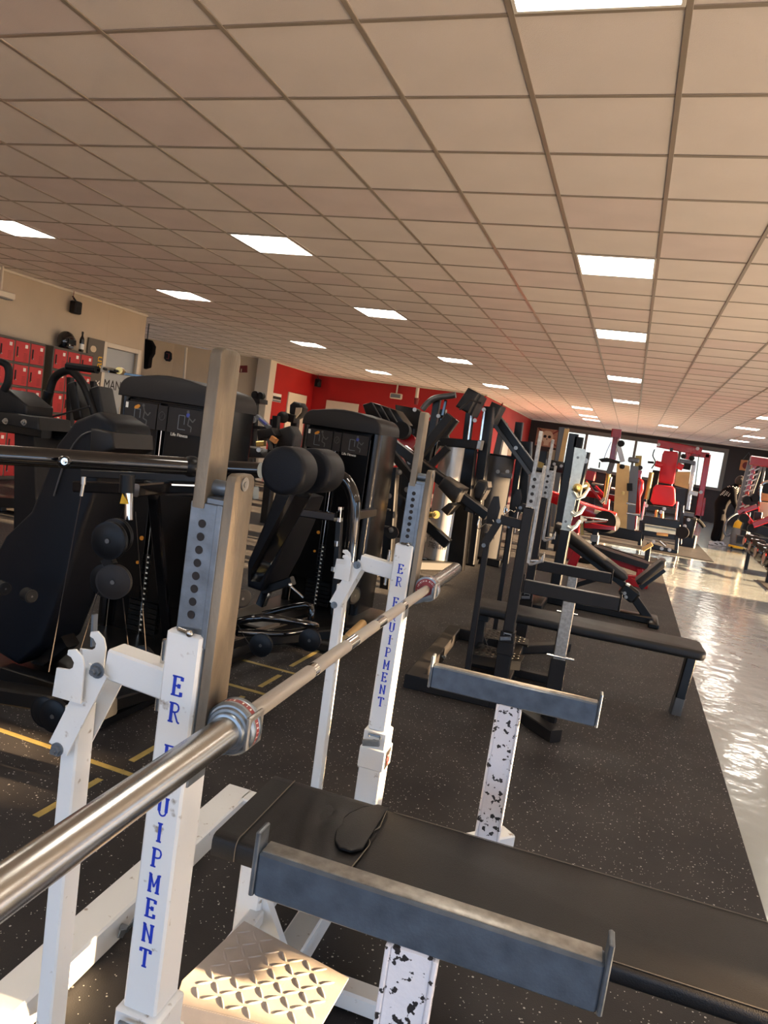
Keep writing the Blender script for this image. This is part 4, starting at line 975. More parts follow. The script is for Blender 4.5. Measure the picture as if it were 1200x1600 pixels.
# ---- recess wall things
def wallpt(u, v):  pass
hb = thing('hanging_garment', 'black hanging jacket at the corner beyond the beige wall', 'garment', (-9.549, 12.600, 2.309))
MB().soft([(-9.756, 12.600, 2.690), (-9.629, 12.600, 2.676), (-9.537, 12.600, 2.569), (-9.532, 12.600, 2.414), (-9.595, 12.600, 2.304), (-9.602, 12.600, 2.121), (-9.707, 12.600, 2.084)], (0, .12, 0), .03).build('garment_body', 'cloth', hb)
gx, gy, gz = (-9.735, 12.660, 2.663)
MB().bar((gx, gy, gz), (gx, gy, 3.0), .02, .02).build('hanging_rod', 'silver2', hb)
cp = thing('round_wall_sign', 'small round-cornered dark sign on the recess wall', 'sign', (-11.776, 16.200, 2.672))
MB().soft([(-11.740, 16.000, 2.744), (-11.686, 16.000, 2.782), (-11.588, 16.000, 2.776), (-11.524, 16.000, 2.733), (-11.505, 16.000, 2.589), (-11.553, 16.000, 2.519), (-11.671, 16.000, 2.522), (-11.737, 16.000, 2.581)], (0, .03, 0), .008).build('sign_body', 'rub', cp)
MB().tube([(-11.670, 15.990, 2.717), (-11.591, 15.990, 2.709), (-11.593, 15.990, 2.578), (-11.653, 15.990, 2.588)], .012, 6).build('sign_mark', 'darkred', cp)
MB().bar((-11.660, 16.040, 2.660), (-11.812, 16.250, 2.676), .05, .05).build('bracket', 'rub', cp)
pp = thing('wall_pipe', 'thin vertical pipe running down the recess wall', 'pipe', (-11.191, 16.100, 2.896))
MB().cyl((-11.177, 16.100, 2.930), (-11.096, 16.100, 1.353), .035).build('pipe', 'trim', pp)
sh = thing('wall_cabinet', 'white-topped cabinet standing against the recess wall', 'cabinet', (-11.031, 15.200, 1.915))
MB().bx((-11.368, 15.200, 2.064)[0], (-10.620, 15.200, 2.148)[0], 15.2, 15.7, 0, 1.98, .01).build('body', 'trim', sh)
MB().bx((-11.387, 15.200, 2.062)[0], (-10.602, 15.200, 2.150)[0], 15.17, 15.72, 1.98, 2.07, .01).build('white_top', 'paper', sh)
rs = thing('red_wall_sign', 'small dark red sign on the recess wall, right of the steel post', 'sign', (-10.146, 17.100, 2.623))
MB().soft([(-10.614, 17.000, 2.643), (-9.893, 17.000, 2.737), (-9.867, 17.000, 2.556), (-10.593, 17.000, 2.493)], (0, .03, 0), .004).build('sign_board', 'darkred', rs)
for u in (0, 1, 2, 3):
    x0_, _, z0_ = (-10.290, 16.990, 2.592); MB().bar((x0_ + u*.085, 16.985, z0_ - .04), (x0_ + u*.085, 16.985, z0_ + .04), .03, .004, up=(0, 1, 0)).build('sign_stroke', 'beigepic', rs)
MB().bar((-10.288, 17.050, 2.601), (-10.559, 17.500, 2.631), .04, .04).build('bracket', 'rub', rs)
# ---- red wall things
wd = []
def panel_door(n, a, b_, axis, zt=2.25):
    if axis == 'x': o = MB().bx(-9.5, -9.46, a, b_, 0, zt, .004)
    else: o = MB().bx(a, b_, 20.36, 20.4, 0, zt, .004)
    return struct(o.build('door_%d' % n, 'trim'))
d2 = panel_door(2, 18.75, 19.95, 'x', 2.28); d3 = panel_door(3, -9.0, -7.95, 'y', 2.26)
MB().bx(-9.46, -9.45, 19.75, 19.82, 1.0, 1.2, .003).build('door_handle', 'chrome', d2); MB().bx(-8.15, -8.08, 20.345, 20.36, 1.0, 1.2, .003).build('door_handle', 'chrome', d3)
ns = thing('notice_sign', 'white and black notice sign on the red wall', 'sign', (-9.48, 18.05, 2.0))
MB().bx(-9.5, -9.48, 17.85, 18.35, 1.93, 2.16, .003).build('board', 'paper', ns); MB().bx(-9.48, -9.478, 17.86, 18.34, 2.0, 2.08, .0005).build('dark_band', 'ink', ns, smooth=False); MB().bx(-9.48, -9.477, 17.86, 18.34, 1.935, 1.985, .0005).build('grey_band', 'gplas', ns, smooth=False)
def heater(label, u0):
    x0_, _, z0_ = u0
    Hh = thing('exit_lamp', label, 'lamp', u0)
    MB().bx(x0_ - .18, x0_ + .18, 20.18, 20.30, z0_ - .08, z0_ + .08, .02).build('housing', 'trim', Hh)
    MB().bx(x0_ - .15, x0_ + .15, 20.172, 20.18, z0_ - .05, z0_ + .05, .003).build('lens', 'gplas', Hh)
    MB().bar((x0_, 20.24, z0_ + .08), (x0_, 20.24, 3.0), .04, .04).build('drop_rod', 'trim', Hh)
heater('cream emergency lamp hanging before the red wall', (-6.780, 20.240, 2.629))
dr = thing('ceiling_drop_pipe', 'pale pipe dropping from the ceiling before the red wall', 'pipe', (-6.008, 19.800, 2.661))
MB().cyl((-6.029, 19.800, 2.911), (-6.021, 19.800, 2.624), .05).build('pipe', 'trim', dr); MB().cyl((-6.021, 19.800, 2.624), (-6.012, 19.800, 2.444), .08, .05).build('pipe_end', 'darkred', dr)
x_, y_, z_ = (-4.200, 24.810, 2.611)
ws = thing('sunlit_wall_posters', 'cream poster sheets on the orange-lit red wall', 'poster', (-4.18, 24.5, 1.9))
MB().bx(-4.2, -4.19, 23.2, 24.3, 1.75, 2.35, .002).build('poster_sheet', 'paper', ws); MB().bx(-4.2, -4.188, 24.4, 25.6, 1.3, 2.3, .002).build('poster_sheet', 'paper', ws); MB().bx(-4.2, -4.188, 25.7, 26.5, 1.4, 1.9, .002).build('poster_sheet', 'beigepic', ws)
cl = thing('wall_conduit', 'dark bent conduit high on the sunlit red wall', 'pipe', (-4.16, 23.0, 2.7))
MB().tube([(-4.16, 22.9, 3.0), (-4.16, 22.9, 2.72), (-4.16, 22.8, 2.6), (-4.16, 22.8, 2.45)], .03, 8).build('conduit', 'darkred', cl)
# ================================================================== MIDDLE: plate-loaded machines
def Bar(R, nm, p, q, w, m='black', h=None, c=.1): return MB().bar(p, q, w, h or w, c=c).build(nm, m, R)
def Cyl(R, nm, p, q, r, m='polish'): return MB().cyl(p, q, r, n=16).build(nm, m, R)
def Soft(R, nm, pts, ext, m, r=.02): return MB().soft(pts, ext, r).build(nm, m, R, ang=55)
def bolts(R, pts, r=.018):
    for p in pts: MB().bolt(p, (0, -1, 0), r).build('bolt_head', 'silver', R)
# shroud column machines
def shroud(R, x0, x1, y, z1, m, bulge=.09, txt=.36):
    n = 10; sec = [(x0 + (x1 - x0)*i/n, y - bulge*math.sin(PI*i/n), .1) for i in range(n + 1)] + [(x1, y + .06, .1), (x0, y + .06, .1)]
    o = MB().prism(sec, (0, 0, z1 - .1)).build('shroud', m, R, ang=50)
    MB().bx(x0 - .03, x1 + .03, y - .06, y + .1, z1 - .005, z1 + .025, .008).build('shroud_cap', 'black', R)
    MB().bx(x0 - .05, x1 + .05, y - .05, y + .12, 0, .1, .01).build('shroud_foot', 'black', R)
    if txt:
        cx = (x0 + x1)/2 - .0; w = x1 - x0; n_ = 10
        for k, body in enumerate(('HAMMER', 'STRENGTH')):
            t = text_mesh(None, body, 'ink', o, (cx, y - bulge - .004, txt - .09*k), (1, 0, 0), (0, 0, 1), .095, .001, 'lettering', squeeze=w/.50 if k == 0 else w/.66)
            for v in t.data.vertices:   # wrap the print onto the curved shroud
                wx = v.co.x + R.location.x; tt = min(1, max(0, (wx - x0)/w)); v.co.y += bulge*(1 - math.sin(PI*tt))
    return o
M6 = thing('silver_shroud_machine', 'black machine with bright silver shroud, left of the second grey shroud', 'exercise machine', (-2.0, 8.4, 0))
shroud(M6, -2.13, -1.83, 8.25, 1.46, 'silver')
Bar(M6, 'frame_post', (-1.797, 8.350, -0.075), (-1.873, 8.350, 1.892), .09); Bar(M6, 'frame_post', (-1.615, 8.500, 0.098), (-1.685, 8.500, 1.958), .16, h=.12)
Bar(M6, 'frame_post', (-2.222, 8.100, 1.236), (-2.214, 8.100, 1.960), .08); Bar(M6, 'frame_post', (-2.161, 8.100, 1.245), (-2.114, 8.100, 1.951), .03, 'gloss')
Cyl(M6, 'guide_rod', (-1.827, 8.300, 1.298), (-1.847, 8.300, 1.936), .014); Cyl(M6, 'guide_rod', (-1.692, 8.300, 1.542), (-1.702, 8.300, 1.925), .014)
Bar(M6, 'top_bar', (-2.117, 8.200, 1.478), (-1.650, 8.200, 1.500), .16, 'soft', h=.1); Bar(M6, 'bar_end', (-1.680, 8.200, 1.503), (-1.643, 8.200, 1.501), .17, 'silver', h=.11)
Bar(M6, 'side_panel', (-1.814, 8.300, 1.450), (-1.738, 8.300, 0.021), .12, 'smoke', h=.2)
MB().tube([(-2.345, 8.000, 1.804), (-2.296, 8.000, 1.883), (-2.216, 8.000, 1.951), (-2.072, 8.000, 1.990), (-1.987, 8.000, 2.014)], .035, 10, smooth=3).build('bent_handle', 'silver2', M6)
Soft(M6, 'upper_pad', [(-1.924, 7.800, 1.876), (-1.816, 7.800, 2.098), (-1.688, 7.800, 2.051), (-1.771, 7.800, 1.819)], (0, .35, 0), 'vinyl', .03)
Soft(M6, 'upper_pad', [(-1.820, 7.900, 1.848), (-1.738, 7.900, 2.055), (-1.677, 7.900, 2.035), (-1.754, 7.900, 1.800)], (0, .35, 0), 'soft', .02)
Soft(M6, 'upper_pad', [(-1.758, 8.600, 1.813), (-1.693, 8.600, 2.034), (-1.564, 8.600, 1.997), (-1.635, 8.600, 1.776)], (0, .35, 0), 'vinyl', .03)
Bar(M6, 'lift_arm', (-2.334, 7.800, 1.143), (-1.951, 7.800, 1.767), .14, 'soft', h=.1); Bar(M6, 'lift_arm', (-2.235, 7.900, 1.049), (-1.956, 7.900, 1.417), .08, 'soft')
Bar(M6, 'long_beam', (-2.302, 6.900, 1.400), (-1.219, 6.900, 0.836), .12, 'black', h=.09); Bar(M6, 'long_beam', (-2.209, 7.100, 1.355), (-1.670, 7.100, 1.078), .06, 'gloss')
Bar(M6, 'lower_beam', (-2.300, 6.900, 0.948), (-1.560, 6.900, 0.496), .1, 'black')
Soft(M6, 'thigh_pad', [(-1.706, 6.700, 1.047), (-1.659, 6.700, 1.147), (-1.451, 6.700, 1.064), (-1.492, 6.700, 0.929), (-1.540, 6.700, 0.915)], (0, .3, 0), 'vinyl', .03)
Soft(M6, 'thigh_pad', [(-1.421, 7.000, 1.056), (-1.392, 7.000, 1.156), (-1.302, 7.000, 1.151), (-1.287, 7.000, 1.097), (-1.335, 7.000, 0.962), (-1.400, 7.000, 0.964)], (0, .3, 0), 'vinyl', .03)
Soft(M6, 'small_pad', [(-1.588, 6.750, 0.904), (-1.510, 6.750, 0.893), (-1.581, 6.750, 0.781), (-1.653, 6.750, 0.831)], (0, .25, 0), 'vinyl', .02)
MB().tube([(-1.474, 7.000, 1.895), (-1.585, 7.000, 1.912), (-1.678, 7.000, 1.807)], .012, 6).build('cable', 'ink', M6)
Bar(M6, 'knee_block', (-1.375, 6.950, 0.958), (-1.401, 6.950, 0.839), .12, 'black'); Cyl(M6, 'chrome_pin', (-1.755, 6.600, 0.766), (-1.658, 6.600, 0.795), .028, 'gold'); MB().bolt((-1.639, 6.550, 0.795), (.6, -1, 0), .03).build('brass_bolt', 'gold', M6)
Bar(M6, 'base_rail', (-2.3, 7.6, .06), (-1.75, 8.3, .06), .1, 'rub'); Bar(M6, 'base_rail', (-2.3, 6.9, .06), (-2.3, 7.6, .06), .1, 'rub')
bolts(M6, [(-2.148, 8.000, 1.757), (-2.313, 7.600, 1.775), (-1.704, 7.900, 1.758), (-1.624, 7.900, 1.887), (-2.269, 6.900, 1.276), (-2.072, 6.900, 1.228)])
M7 = thing('grey_shroud_machine', 'black machine with dull grey shroud, right of the silver shroud', 'exercise machine', (-1.65, 9.4, 0))
shroud(M7, -1.88, -1.42, 9.25, 1.40, 'dull', .1, .47)
Bar(M7, 'side_panel', (-1.526, 9.500, 1.395), (-1.510, 9.500, 0.101), .22, 'smoke', h=.1)
Bar(M7, 'frame_post', (-1.823, 9.500, 1.385), (-1.842, 9.500, 1.822), .06); Bar(M7, 'frame_post', (-1.689, 9.500, 1.405), (-1.659, 9.500, 1.846), .09, 'silver2'); Bar(M7, 'frame_post', (-1.460, 9.600, 1.415), (-1.478, 9.600, 1.877), .1); Bar(M7, 'top_bar', (-1.853, 9.300, 1.807), (-1.619, 9.300, 1.806), .12, 'silver2')
Bar(M7, 'long_beam', (-1.758, 9.200, 1.854), (-1.170, 9.200, 1.249), .13, 'silver2', h=.08); Bar(M7, 'long_beam', (-1.706, 9.100, 1.894), (-1.117, 9.100, 1.297), .1, 'black')
Bar(M7, 'handle_block', (-1.514, 9.000, 1.179), (-1.371, 9.000, 1.186), .06, 'silver2'); Bar(M7, 'frame_post', (-1.315, 9.300, 0.060), (-1.359, 9.300, 1.424), .08)
Bar(M7, 'stack_cover', (-1.261, 9.600, 0.723), (-1.354, 9.600, 1.641), .16, 'black'); Bar(M7, 'foot', (-1.842, 9.000, 0.059), (-1.630, 9.000, 0.034), .2, 'black', h=.08); Bar(M7, 'foot', (-1.693, 9.400, 0.077), (-1.549, 9.400, 0.036), .14, 'black', h=.08)
bolts(M7, [(-1.552, 9.000, 1.214), (-1.434, 9.000, 1.232), (-1.555, 9.000, 0.337), (-1.381, 9.000, 1.535)], .02)
MB().tube([(-1.259, 9.600, 1.064), (-1.203, 9.600, 1.031), (-1.185, 9.600, 0.822)], .02, 8).build('cable', 'gold', M7)
# ---- dark frames behind: several machines with their own geometry
M8 = thing('leg_press_machine', 'black angled leg press with ribbed footplate before the red wall', 'exercise machine', (-5.0, 13.8, 0))
Soft(M8, 'footplate', [(-5.003, 13.000, 1.971), (-4.843, 13.000, 2.040), (-4.327, 13.000, 1.948), (-4.087, 13.000, 1.715), (-4.260, 13.000, 1.680), (-4.893, 13.000, 1.766)], (0, .5, 0), 'black', .03)
for u in (0, 1, 2): Bar(M8, 'footplate_rib', (((-4.783, 12.950, 2.018)[0] + u*.165), 12.95, (-4.783, 12.950, 2.018)[2] - .02*u), (((-4.562, 12.950, 1.757)[0] + u*.165), 12.95, (-4.562, 12.950, 1.757)[2] - .02*u), .02, 'silver2')
Bar(M8, 'sled_rail', (-4.994, 13.200, 1.768), (-3.968, 13.200, 1.050), .12); Bar(M8, 'sled_rail', (-4.464, 13.600, 1.740), (-3.832, 13.600, 1.076), .1); Bar(M8, 'post', (-4.676, 13.400, 1.823), (-4.529, 13.400, -0.428), .14); Bar(M8, 'post', (-4.352, 13.800, 1.641), (-4.188, 13.800, -0.267), .12)
Bar(M8, 'sled_rail', (-3.483, 10.500, 1.377), (-3.047, 10.500, 0.759), .1, 'darkred'); Bar(M8, 'base_rail', (-4.789, 13.400, -0.501), (-3.555, 13.400, -0.313), .14)
MB().cyl((-4.042, 12.600, 1.591), (-4.053, 12.800, 1.577), .16, n=24).build('weight_plate', 'rub', M8)
MB().cyl((-3.982, 12.900, 1.402), (-3.990, 13.100, 1.384), .16, n=24).build('weight_plate', 'red', M8)
Soft(M8, 'paper_tag', [(-3.438, 10.400, 1.039), (-3.407, 10.400, 1.102), (-3.322, 10.400, 1.086), (-3.343, 10.400, 1.024)], (0, .01, 0), 'paper', .002)
M9 = thing('dark_panel_machine', 'tall black panelled machine right of the ribbed footplate', 'exercise machine', (-4.3, 15.8, 0))
Soft(M9, 'panel', [(-5.026, 15.000, 2.144), (-4.542, 15.000, 2.123), (-4.319, 15.000, 1.987), (-4.284, 15.000, 1.580), (-4.898, 15.000, 1.607)], (0, .3, 0), 'black', .03)
Bar(M9, 'post', (-4.647, 15.100, 1.674), (-4.511, 15.100, -0.131), .3, 'black'); Bar(M9, 'post', (-3.898, 15.100, 1.501), (-4.005, 15.100, 2.171), .2); Bar(M9, 'base', (-4.796, 15.100, -0.209), (-3.523, 15.100, 0.040), .2)
MB().cyl((-4.102, 14.400, 1.682), (-4.132, 14.700, 1.694), .2, n=24).build('weight_plate', 'rub', M9); MB().cyl((-4.227, 14.400, 1.427), (-4.260, 14.700, 1.434), .18, n=24).build('weight_plate', 'rub', M9)
Bar(M9, 'strut', (-3.852, 14.600, 2.018), (-3.608, 14.600, 1.522), .05, 'silver2'); Bar(M9, 'arm', (-4.210, 14.600, 0.764), (-3.548, 14.600, 1.992), .16, 'soft')
bolts(M9, [(-4.155, 14.300, 1.852), (-4.038, 14.300, 1.972), (-3.921, 14.300, 1.753), (-3.631, 14.300, 1.117), (-4.157, 14.300, 1.433)], .03)
M10 = thing('lever_frame_machine', 'black machine with open lever frame right of the cap of the second tower', 'exercise machine', (-2.2, 7.6, 0))
Bar(M10, 'lever', (-2.151, 6.400, 1.342), (-1.797, 6.400, 1.038), .07, 'soft'); Bar(M10, 'post', (-2.132, 6.600, 1.166), (-2.010, 6.600, -0.257), .1); Bar(M10, 'post', (-1.909, 6.800, 1.013), (-1.869, 6.800, 0.126), .1); Bar(M10, 'post', (-2.144, 7.200, 1.101), (-2.109, 7.200, 0.432), .14, 'rub')
Bar(M10, 'base_rail', (-1.980, 6.300, -0.193), (-1.871, 7.200, 0.036), .1); MB().cyl((-1.931, 6.200, 0.599), (-1.956, 6.300, 0.587), .06, n=20).build('pivot_hub', 'rub', M10)
Bar(M10, 'rung', (-2.056, 6.300, 0.628), (-1.969, 6.300, 0.632), .015, 'silver2'); Bar(M10, 'rung', (-2.062, 6.300, 0.789), (-2.006, 6.300, 0.787), .015, 'silver2')
bolts(M10, [(-1.940, 6.200, 0.621), (-1.848, 6.200, 1.005), (-1.943, 6.200, 1.146), (-2.005, 6.200, 0.921)], .02)
# clutter between the two towers: cable crossover parts before the red wall
M11 = thing('plate_tree', 'black rack of plates and small attachments between the two arched towers', 'rack', (-6.0, 11.5, 0))
Bar(M11, 'post', (-6.266, 11.500, -0.478), (-6.446, 11.500, 1.682), .12); Bar(M11, 'post', (-5.998, 11.800, -0.569), (-6.144, 11.800, 1.516), .12); Bar(M11, 'shelf', (-6.630, 11.500, 1.705), (-6.273, 11.500, 1.726), .3, 'black', h=.08); Bar(M11, 'shelf', (-6.539, 11.500, 1.249), (-6.207, 11.500, 1.271), .3, 'black', h=.06)
for p_, r_ in (((-6.410, 11.400, 1.823), .07), ((-6.309, 11.400, 1.824), .06)): MB().cyl(V(p_), V(p_) + V(0, .1, 0), r_, n=18).build('hanging_grip', 'rub', M11)
for p_, r_ in (((-6.429, 11.300, 1.633), .07), ((-6.344, 11.300, 1.397), .06), ((-6.430, 11.300, 1.465), .04)): MB().cyl(V(p_), V(p_) + V(0, .06, 0), r_, n=18).build('hanging_grip', 'gplas', M11)
Bar(M11, 'chrome_stick', (-6.287, 11.200, 1.653), (-6.362, 11.200, 1.388), .03, 'silver'); Bar(M11, 'base', (-6.360, 11.500, -0.553), (-5.735, 11.800, -0.581), .25)
M12 = thing('lat_machine', 'grey and black machine with a label strip on its arm between the towers', 'exercise machine', (-4.6, 9.3, 0))
Bar(M12, 'label_arm', (-4.980, 9.000, 1.462), (-4.771, 9.000, 1.330), .09, 'gplas', h=.05); Bar(M12, 'label_strip', (-4.908, 8.950, 1.433), (-4.799, 8.950, 1.368), .06, 'bluepic', h=.02)
Soft(M12, 'pad', [(-4.917, 8.900, 1.269), (-4.689, 8.900, 1.335), (-4.616, 8.900, 1.240), (-4.877, 8.900, 1.134)], (0, .3, 0), 'soft', .03)
Soft(M12, 'pad', [(-4.750, 9.100, 1.303), (-4.525, 9.100, 1.396), (-4.428, 9.100, 1.276), (-4.441, 9.100, 1.097), (-4.756, 9.100, 1.069)], (0, .3, 0), 'vinyl', .04)
Bar(M12, 'post', (-4.727, 9.100, 1.145), (-4.692, 9.100, -0.211), .12); Bar(M12, 'arm', (-4.759, 9.000, 1.181), (-4.699, 9.000, 1.039), .05, 'silver2'); Bar(M12, 'small_block', (-4.669, 8.900, 1.198), (-4.584, 8.900, 1.157), .07, 'wood'); Bar(M12, 'brass_block', (-4.870, 8.900, 1.082), (-4.754, 8.900, 1.107), .07, 'gold')
Cyl(M12, 'pivot', (-4.785, 8.800, 1.011), (-4.829, 8.900, 1.008), .03, 'silver'); Soft(M12, 'seat', [(-5.084, 8.900, 1.033), (-4.860, 8.900, 1.012), (-4.746, 8.900, 0.914), (-5.140, 8.900, 0.856)], (0, .4, 0), 'soft', .03); Bar(M12, 'base', (-4.960, 9.100, -0.280), (-4.209, 9.100, -0.213), .2); Bar(M12, 'post', (-5.123, 9.100, 0.862), (-5.061, 9.100, -0.298), .12)
M13 = thing('seated_row_backrest', 'black machine with rounded head cushion before the white door in the red wall', 'exercise machine', (-5.6, 13.4, 0))
Soft(M13, 'head_cushion', [(-6.514, 13.000, 1.619), (-6.524, 13.000, 1.782), (-6.450, 13.000, 1.854), (-6.309, 13.000, 1.846), (-6.227, 13.000, 1.756), (-6.271, 13.000, 1.587), (-6.399, 13.000, 1.507)], (0, .3, 0), 'vinyl', .05)
Soft(M13, 'pale_cover', [(-6.367, 12.980, 1.737), (-6.244, 12.980, 1.752), (-6.245, 12.980, 1.664), (-6.326, 12.980, 1.553), (-6.374, 12.980, 1.497)], (0, .04, 0), 'beigepic', .01)
Bar(M13, 'post', (-6.451, 13.200, 1.578), (-6.340, 13.200, -0.347), .14); Bar(M13, 'arm', (-6.658, 13.000, 1.537), (-6.344, 13.000, 1.515), .16, 'black'); Bar(M13, 'base', (-6.623, 13.200, -0.396), (-5.910, 13.200, -0.351), .2); MB().ball((-6.575, 12.900, 1.515), .12, 8).build('knob', 'rub', M13); Bar(M13, 'block', (-6.764, 12.900, 1.453), (-6.740, 12.900, 1.291), .12, 'rub')
# machines filling behind tower 1 (left background)
M14 = thing('cardio_machine', 'black upright machine with blue sticker behind the arched arm', 'exercise machine', (-6.2, 7.6, 0))
Bar(M14, 'post', (-6.987, 7.400, 0.758), (-6.909, 7.400, -0.389), .3, 'black'); Bar(M14, 'pale_post', (-7.395, 7.600, 0.793), (-7.253, 7.600, -0.381), .08, 'beige'); Bar(M14, 'console', (-7.127, 7.400, 0.886), (-6.780, 7.400, 0.893), .2, 'soft'); Bar(M14, 'base', (-7.238, 7.400, -0.449), (-6.519, 7.400, -0.385), .3)
M15 = thing('dark_bench', 'low black bench behind the machines at far left', 'bench', (-5.2, 6.2, 0))
Soft(M15, 'seat', [(-6.643, 6.200, 0.144), (-6.002, 6.200, 0.223), (-6.006, 6.200, 0.110), (-6.630, 6.200, 0.031)], (0, .4, 0), 'vinyl', .02); Bar(M15, 'leg', (-6.194, 6.300, 0.101), (-6.181, 6.300, -0.315), .08); Bar(M15, 'leg', (-6.535, 6.300, 0.043), (-6.505, 6.300, -0.376), .08); Bar(M15, 'foot', (-6.597, 6.300, -0.393), (-6.055, 6.300, -0.306), .1)
# ================================================================== INCLINE BENCH RACK
M20 = thing('incline_bench', 'black incline bench with a pale galvanised multi-hook plate on its post', 'weight bench', (-.2, 7.7, 0))
PLt = [(897,700), (903,700), (913,703), (916,710), (905,765), (899,775), (892,778), (893,790), (896,789), (901,790), (898,798), (890,802), (886,808), (885,814), (889,816), (893,814), (890,824), (880,833), (876,833)]
Soft(M20, 'hook_plate', [(-0.534, 7.000, 1.600), (-0.445, 7.000, 1.594), (-0.422, 7.000, 1.562), (-0.434, 7.000, 1.217), (-0.421, 7.000, 1.177), (-0.391, 7.000, 1.206), (-0.368, 7.000, 1.246), (-0.342, 7.000, 1.226), (-0.367, 7.000, 1.167), (-0.413, 7.000, 1.129), (-0.419, 7.000, 1.098), (-0.423, 7.000, 1.049), (-0.393, 7.000, 1.048), (-0.370, 7.000, 1.082), (-0.349, 7.000, 1.061), (-0.376, 7.000, 1.014), (-0.427, 7.000, 0.969), (-0.438, 7.000, 0.930), (-0.413, 7.000, 0.922), (-0.392, 7.000, 0.938), (-0.401, 7.000, 0.888), (-0.439, 7.000, 0.832), (-0.446, 7.000, 0.800), (-0.529, 7.000, 0.797), (-0.529, 7.000, 0.939), (-0.522, 7.000, 1.324)], (0, .012, 0), 'bare', .002) if False else None
def tri_plate(R, nm, quads, m, t=.012):
    b = MB()
    for q in quads: b.prism(q, (0, t, 0))
    return b.build(nm, m, R, smooth=False)
hp_ = MB(); hp_.prism([(-0.534, 7.000, 1.600), (-0.440, 7.000, 1.595), (-0.417, 7.000, 1.563), (-0.438, 7.000, 1.210), (-0.445, 7.000, 0.972), (-0.452, 7.000, 0.799), (-0.529, 7.000, 0.797), (-0.530, 7.000, 1.018), (-0.525, 7.000, 1.305)], (0, .012, 0))
plate_o = hp_.build('hook_plate', 'paper', M20, smooth=False)
plate_o.data.materials[0] = mat('pale_galvanised_plate', (196, 206, 204), .4, .35, noise=.12, nscale=30)
PG = plate_o.data.materials[0]
for k, (u, v) in enumerate(((914, 766), (906, 792), (899, 815))):
    h = MB(); c_ = [(-0.471, 7.000, 1.193), (-0.426, 7.000, 1.139), (-0.378, 7.000, 1.165), (-0.340, 7.000, 1.250)] if k == 0 else ([(-0.462, 7.000, 0.999), (-0.429, 7.000, 0.981), (-0.381, 7.000, 1.007), (-0.351, 7.000, 1.073)] if k == 1 else [(-0.474, 7.000, 0.863), (-0.436, 7.000, 0.845), (-0.399, 7.000, 0.876), (-0.374, 7.000, 0.935)])
    h.tube([V(p) + V(0, .006, 0) for p in c_], [.03, .024, .017, .012], 8); h.build('bar_hook', PG, M20)
for c_ in ((-0.489, 6.990, 1.510), (-0.498, 6.990, 0.902), (-0.485, 6.990, 1.209)): MB().cyl(V(c_) + V(0, -.004, 0), c_, .012, n=14).build('plate_hole', 'gplas', plate_o)
Bar(M20, 'upright', (-0.489, 7.050, 0.819), (-0.495, 7.050, 0.212), .12, 'black', h=.10)
Bar(M20, 'upright_back', (-0.437, 7.120, 1.575), (-0.458, 7.120, 0.994), .09, 'black')
MB().bolt((-0.420, 7.060, 1.491), (0, -1, 0), .02).build('bolt_head', 'silver', M20)
Bar(M20, 'far_upright', (-0.656, 8.200, 1.769), (-0.651, 8.200, 0.542), .10, 'black'); Bar(M20, 'far_upright_cap', (-0.597, 8.200, 1.742), (-0.597, 8.200, 1.622), .1, 'vinyl2')
Soft(M20, 'back_pad', [(-0.626, 7.450, 0.829), (-0.574, 7.450, 0.825), (0.121, 7.450, 0.452), (0.146, 7.450, 0.412), (0.116, 7.450, 0.380), (0.033, 7.450, 0.402), (-0.582, 7.450, 0.719), (-0.630, 7.450, 0.776)], (0, .28, 0), 'vinyl', .02)
Soft(M20, 'seat_pad', [(0.219, 7.450, 0.408), (0.419, 7.450, 0.652), (0.460, 7.450, 0.653), (0.470, 7.450, 0.598), (0.283, 7.450, 0.382), (0.243, 7.450, 0.374)], (0, .28, 0), 'vinyl', .025)
Bar(M20, 'pad_rail', (-0.537, 7.600, 0.675), (0.158, 7.600, 0.307), .06, 'black'); Bar(M20, 'seat_rail', (0.276, 7.600, 0.332), (0.466, 7.600, 0.553), .05, 'black'); Bar(M20, 'front_leg', (0.142, 7.600, 0.324), (0.456, 7.600, -0.009), .07, 'black', h=.08)
MB().box((0.184, 7.600, 0.260), (.18, .12, .14), Matrix.Rotation(.5, 3, 'Y'), .02).build('pivot_bracket', 'black', M20)
Bar(M20, 'hinge_block', (0.138, 7.550, 0.350), (0.177, 7.550, 0.339), .06, 'paper', h=.02); Bar(M20, 'brace', (-0.555, 7.800, 0.079), (-0.074, 7.800, 0.351), .05, 'black'); Bar(M20, 'base_beam', (-0.636, 7.600, 0.095), (0.329, 7.600, 0.028), .08, 'black') if False else None
for c_ in ((0.142, 7.500, 0.261), (0.160, 7.500, 0.226)): MB().bolt(c_, (0, -1, 0), .014).build('bolt_head', 'silver', M20)
MB().bx(-.75, .45, 7.52, 7.68, 0, .07, .01).build('base_beam', 'black', M20); MB().bx(-.72, -.58, 6.95, 8.3, .0, .08, .01).build('cross_foot', 'black', M20); MB().bx(.40, .50, 7.35, 7.85, 0, .05, .01).build('front_foot', 'black', M20)
B2 = thing('barbell', 'brass-coloured barbell end resting in the galvanised multi-hook plate', 'barbell', (-0.436, 6.900, 1.237))
a_ = V((-0.440, 6.800, 1.232)); MB().lathe(a_, (0, 1, 0), [(.008, 0), (.012, .004), (.025, .01), (.025, .09)], 24).build('sleeve', 'gold', B2)
MB().lathe(a_ + V(0, .09, 0), (0, 1, 0), [(.025, 0), (.042, .004), (.042, .03), (.025, .04)], 28).build('collar', 'gold', B2)
MB().cyl(a_ + V(0, .13, 0), a_ + V(0, 1.55, 0), .014).build('shaft', 'knurl', B2)
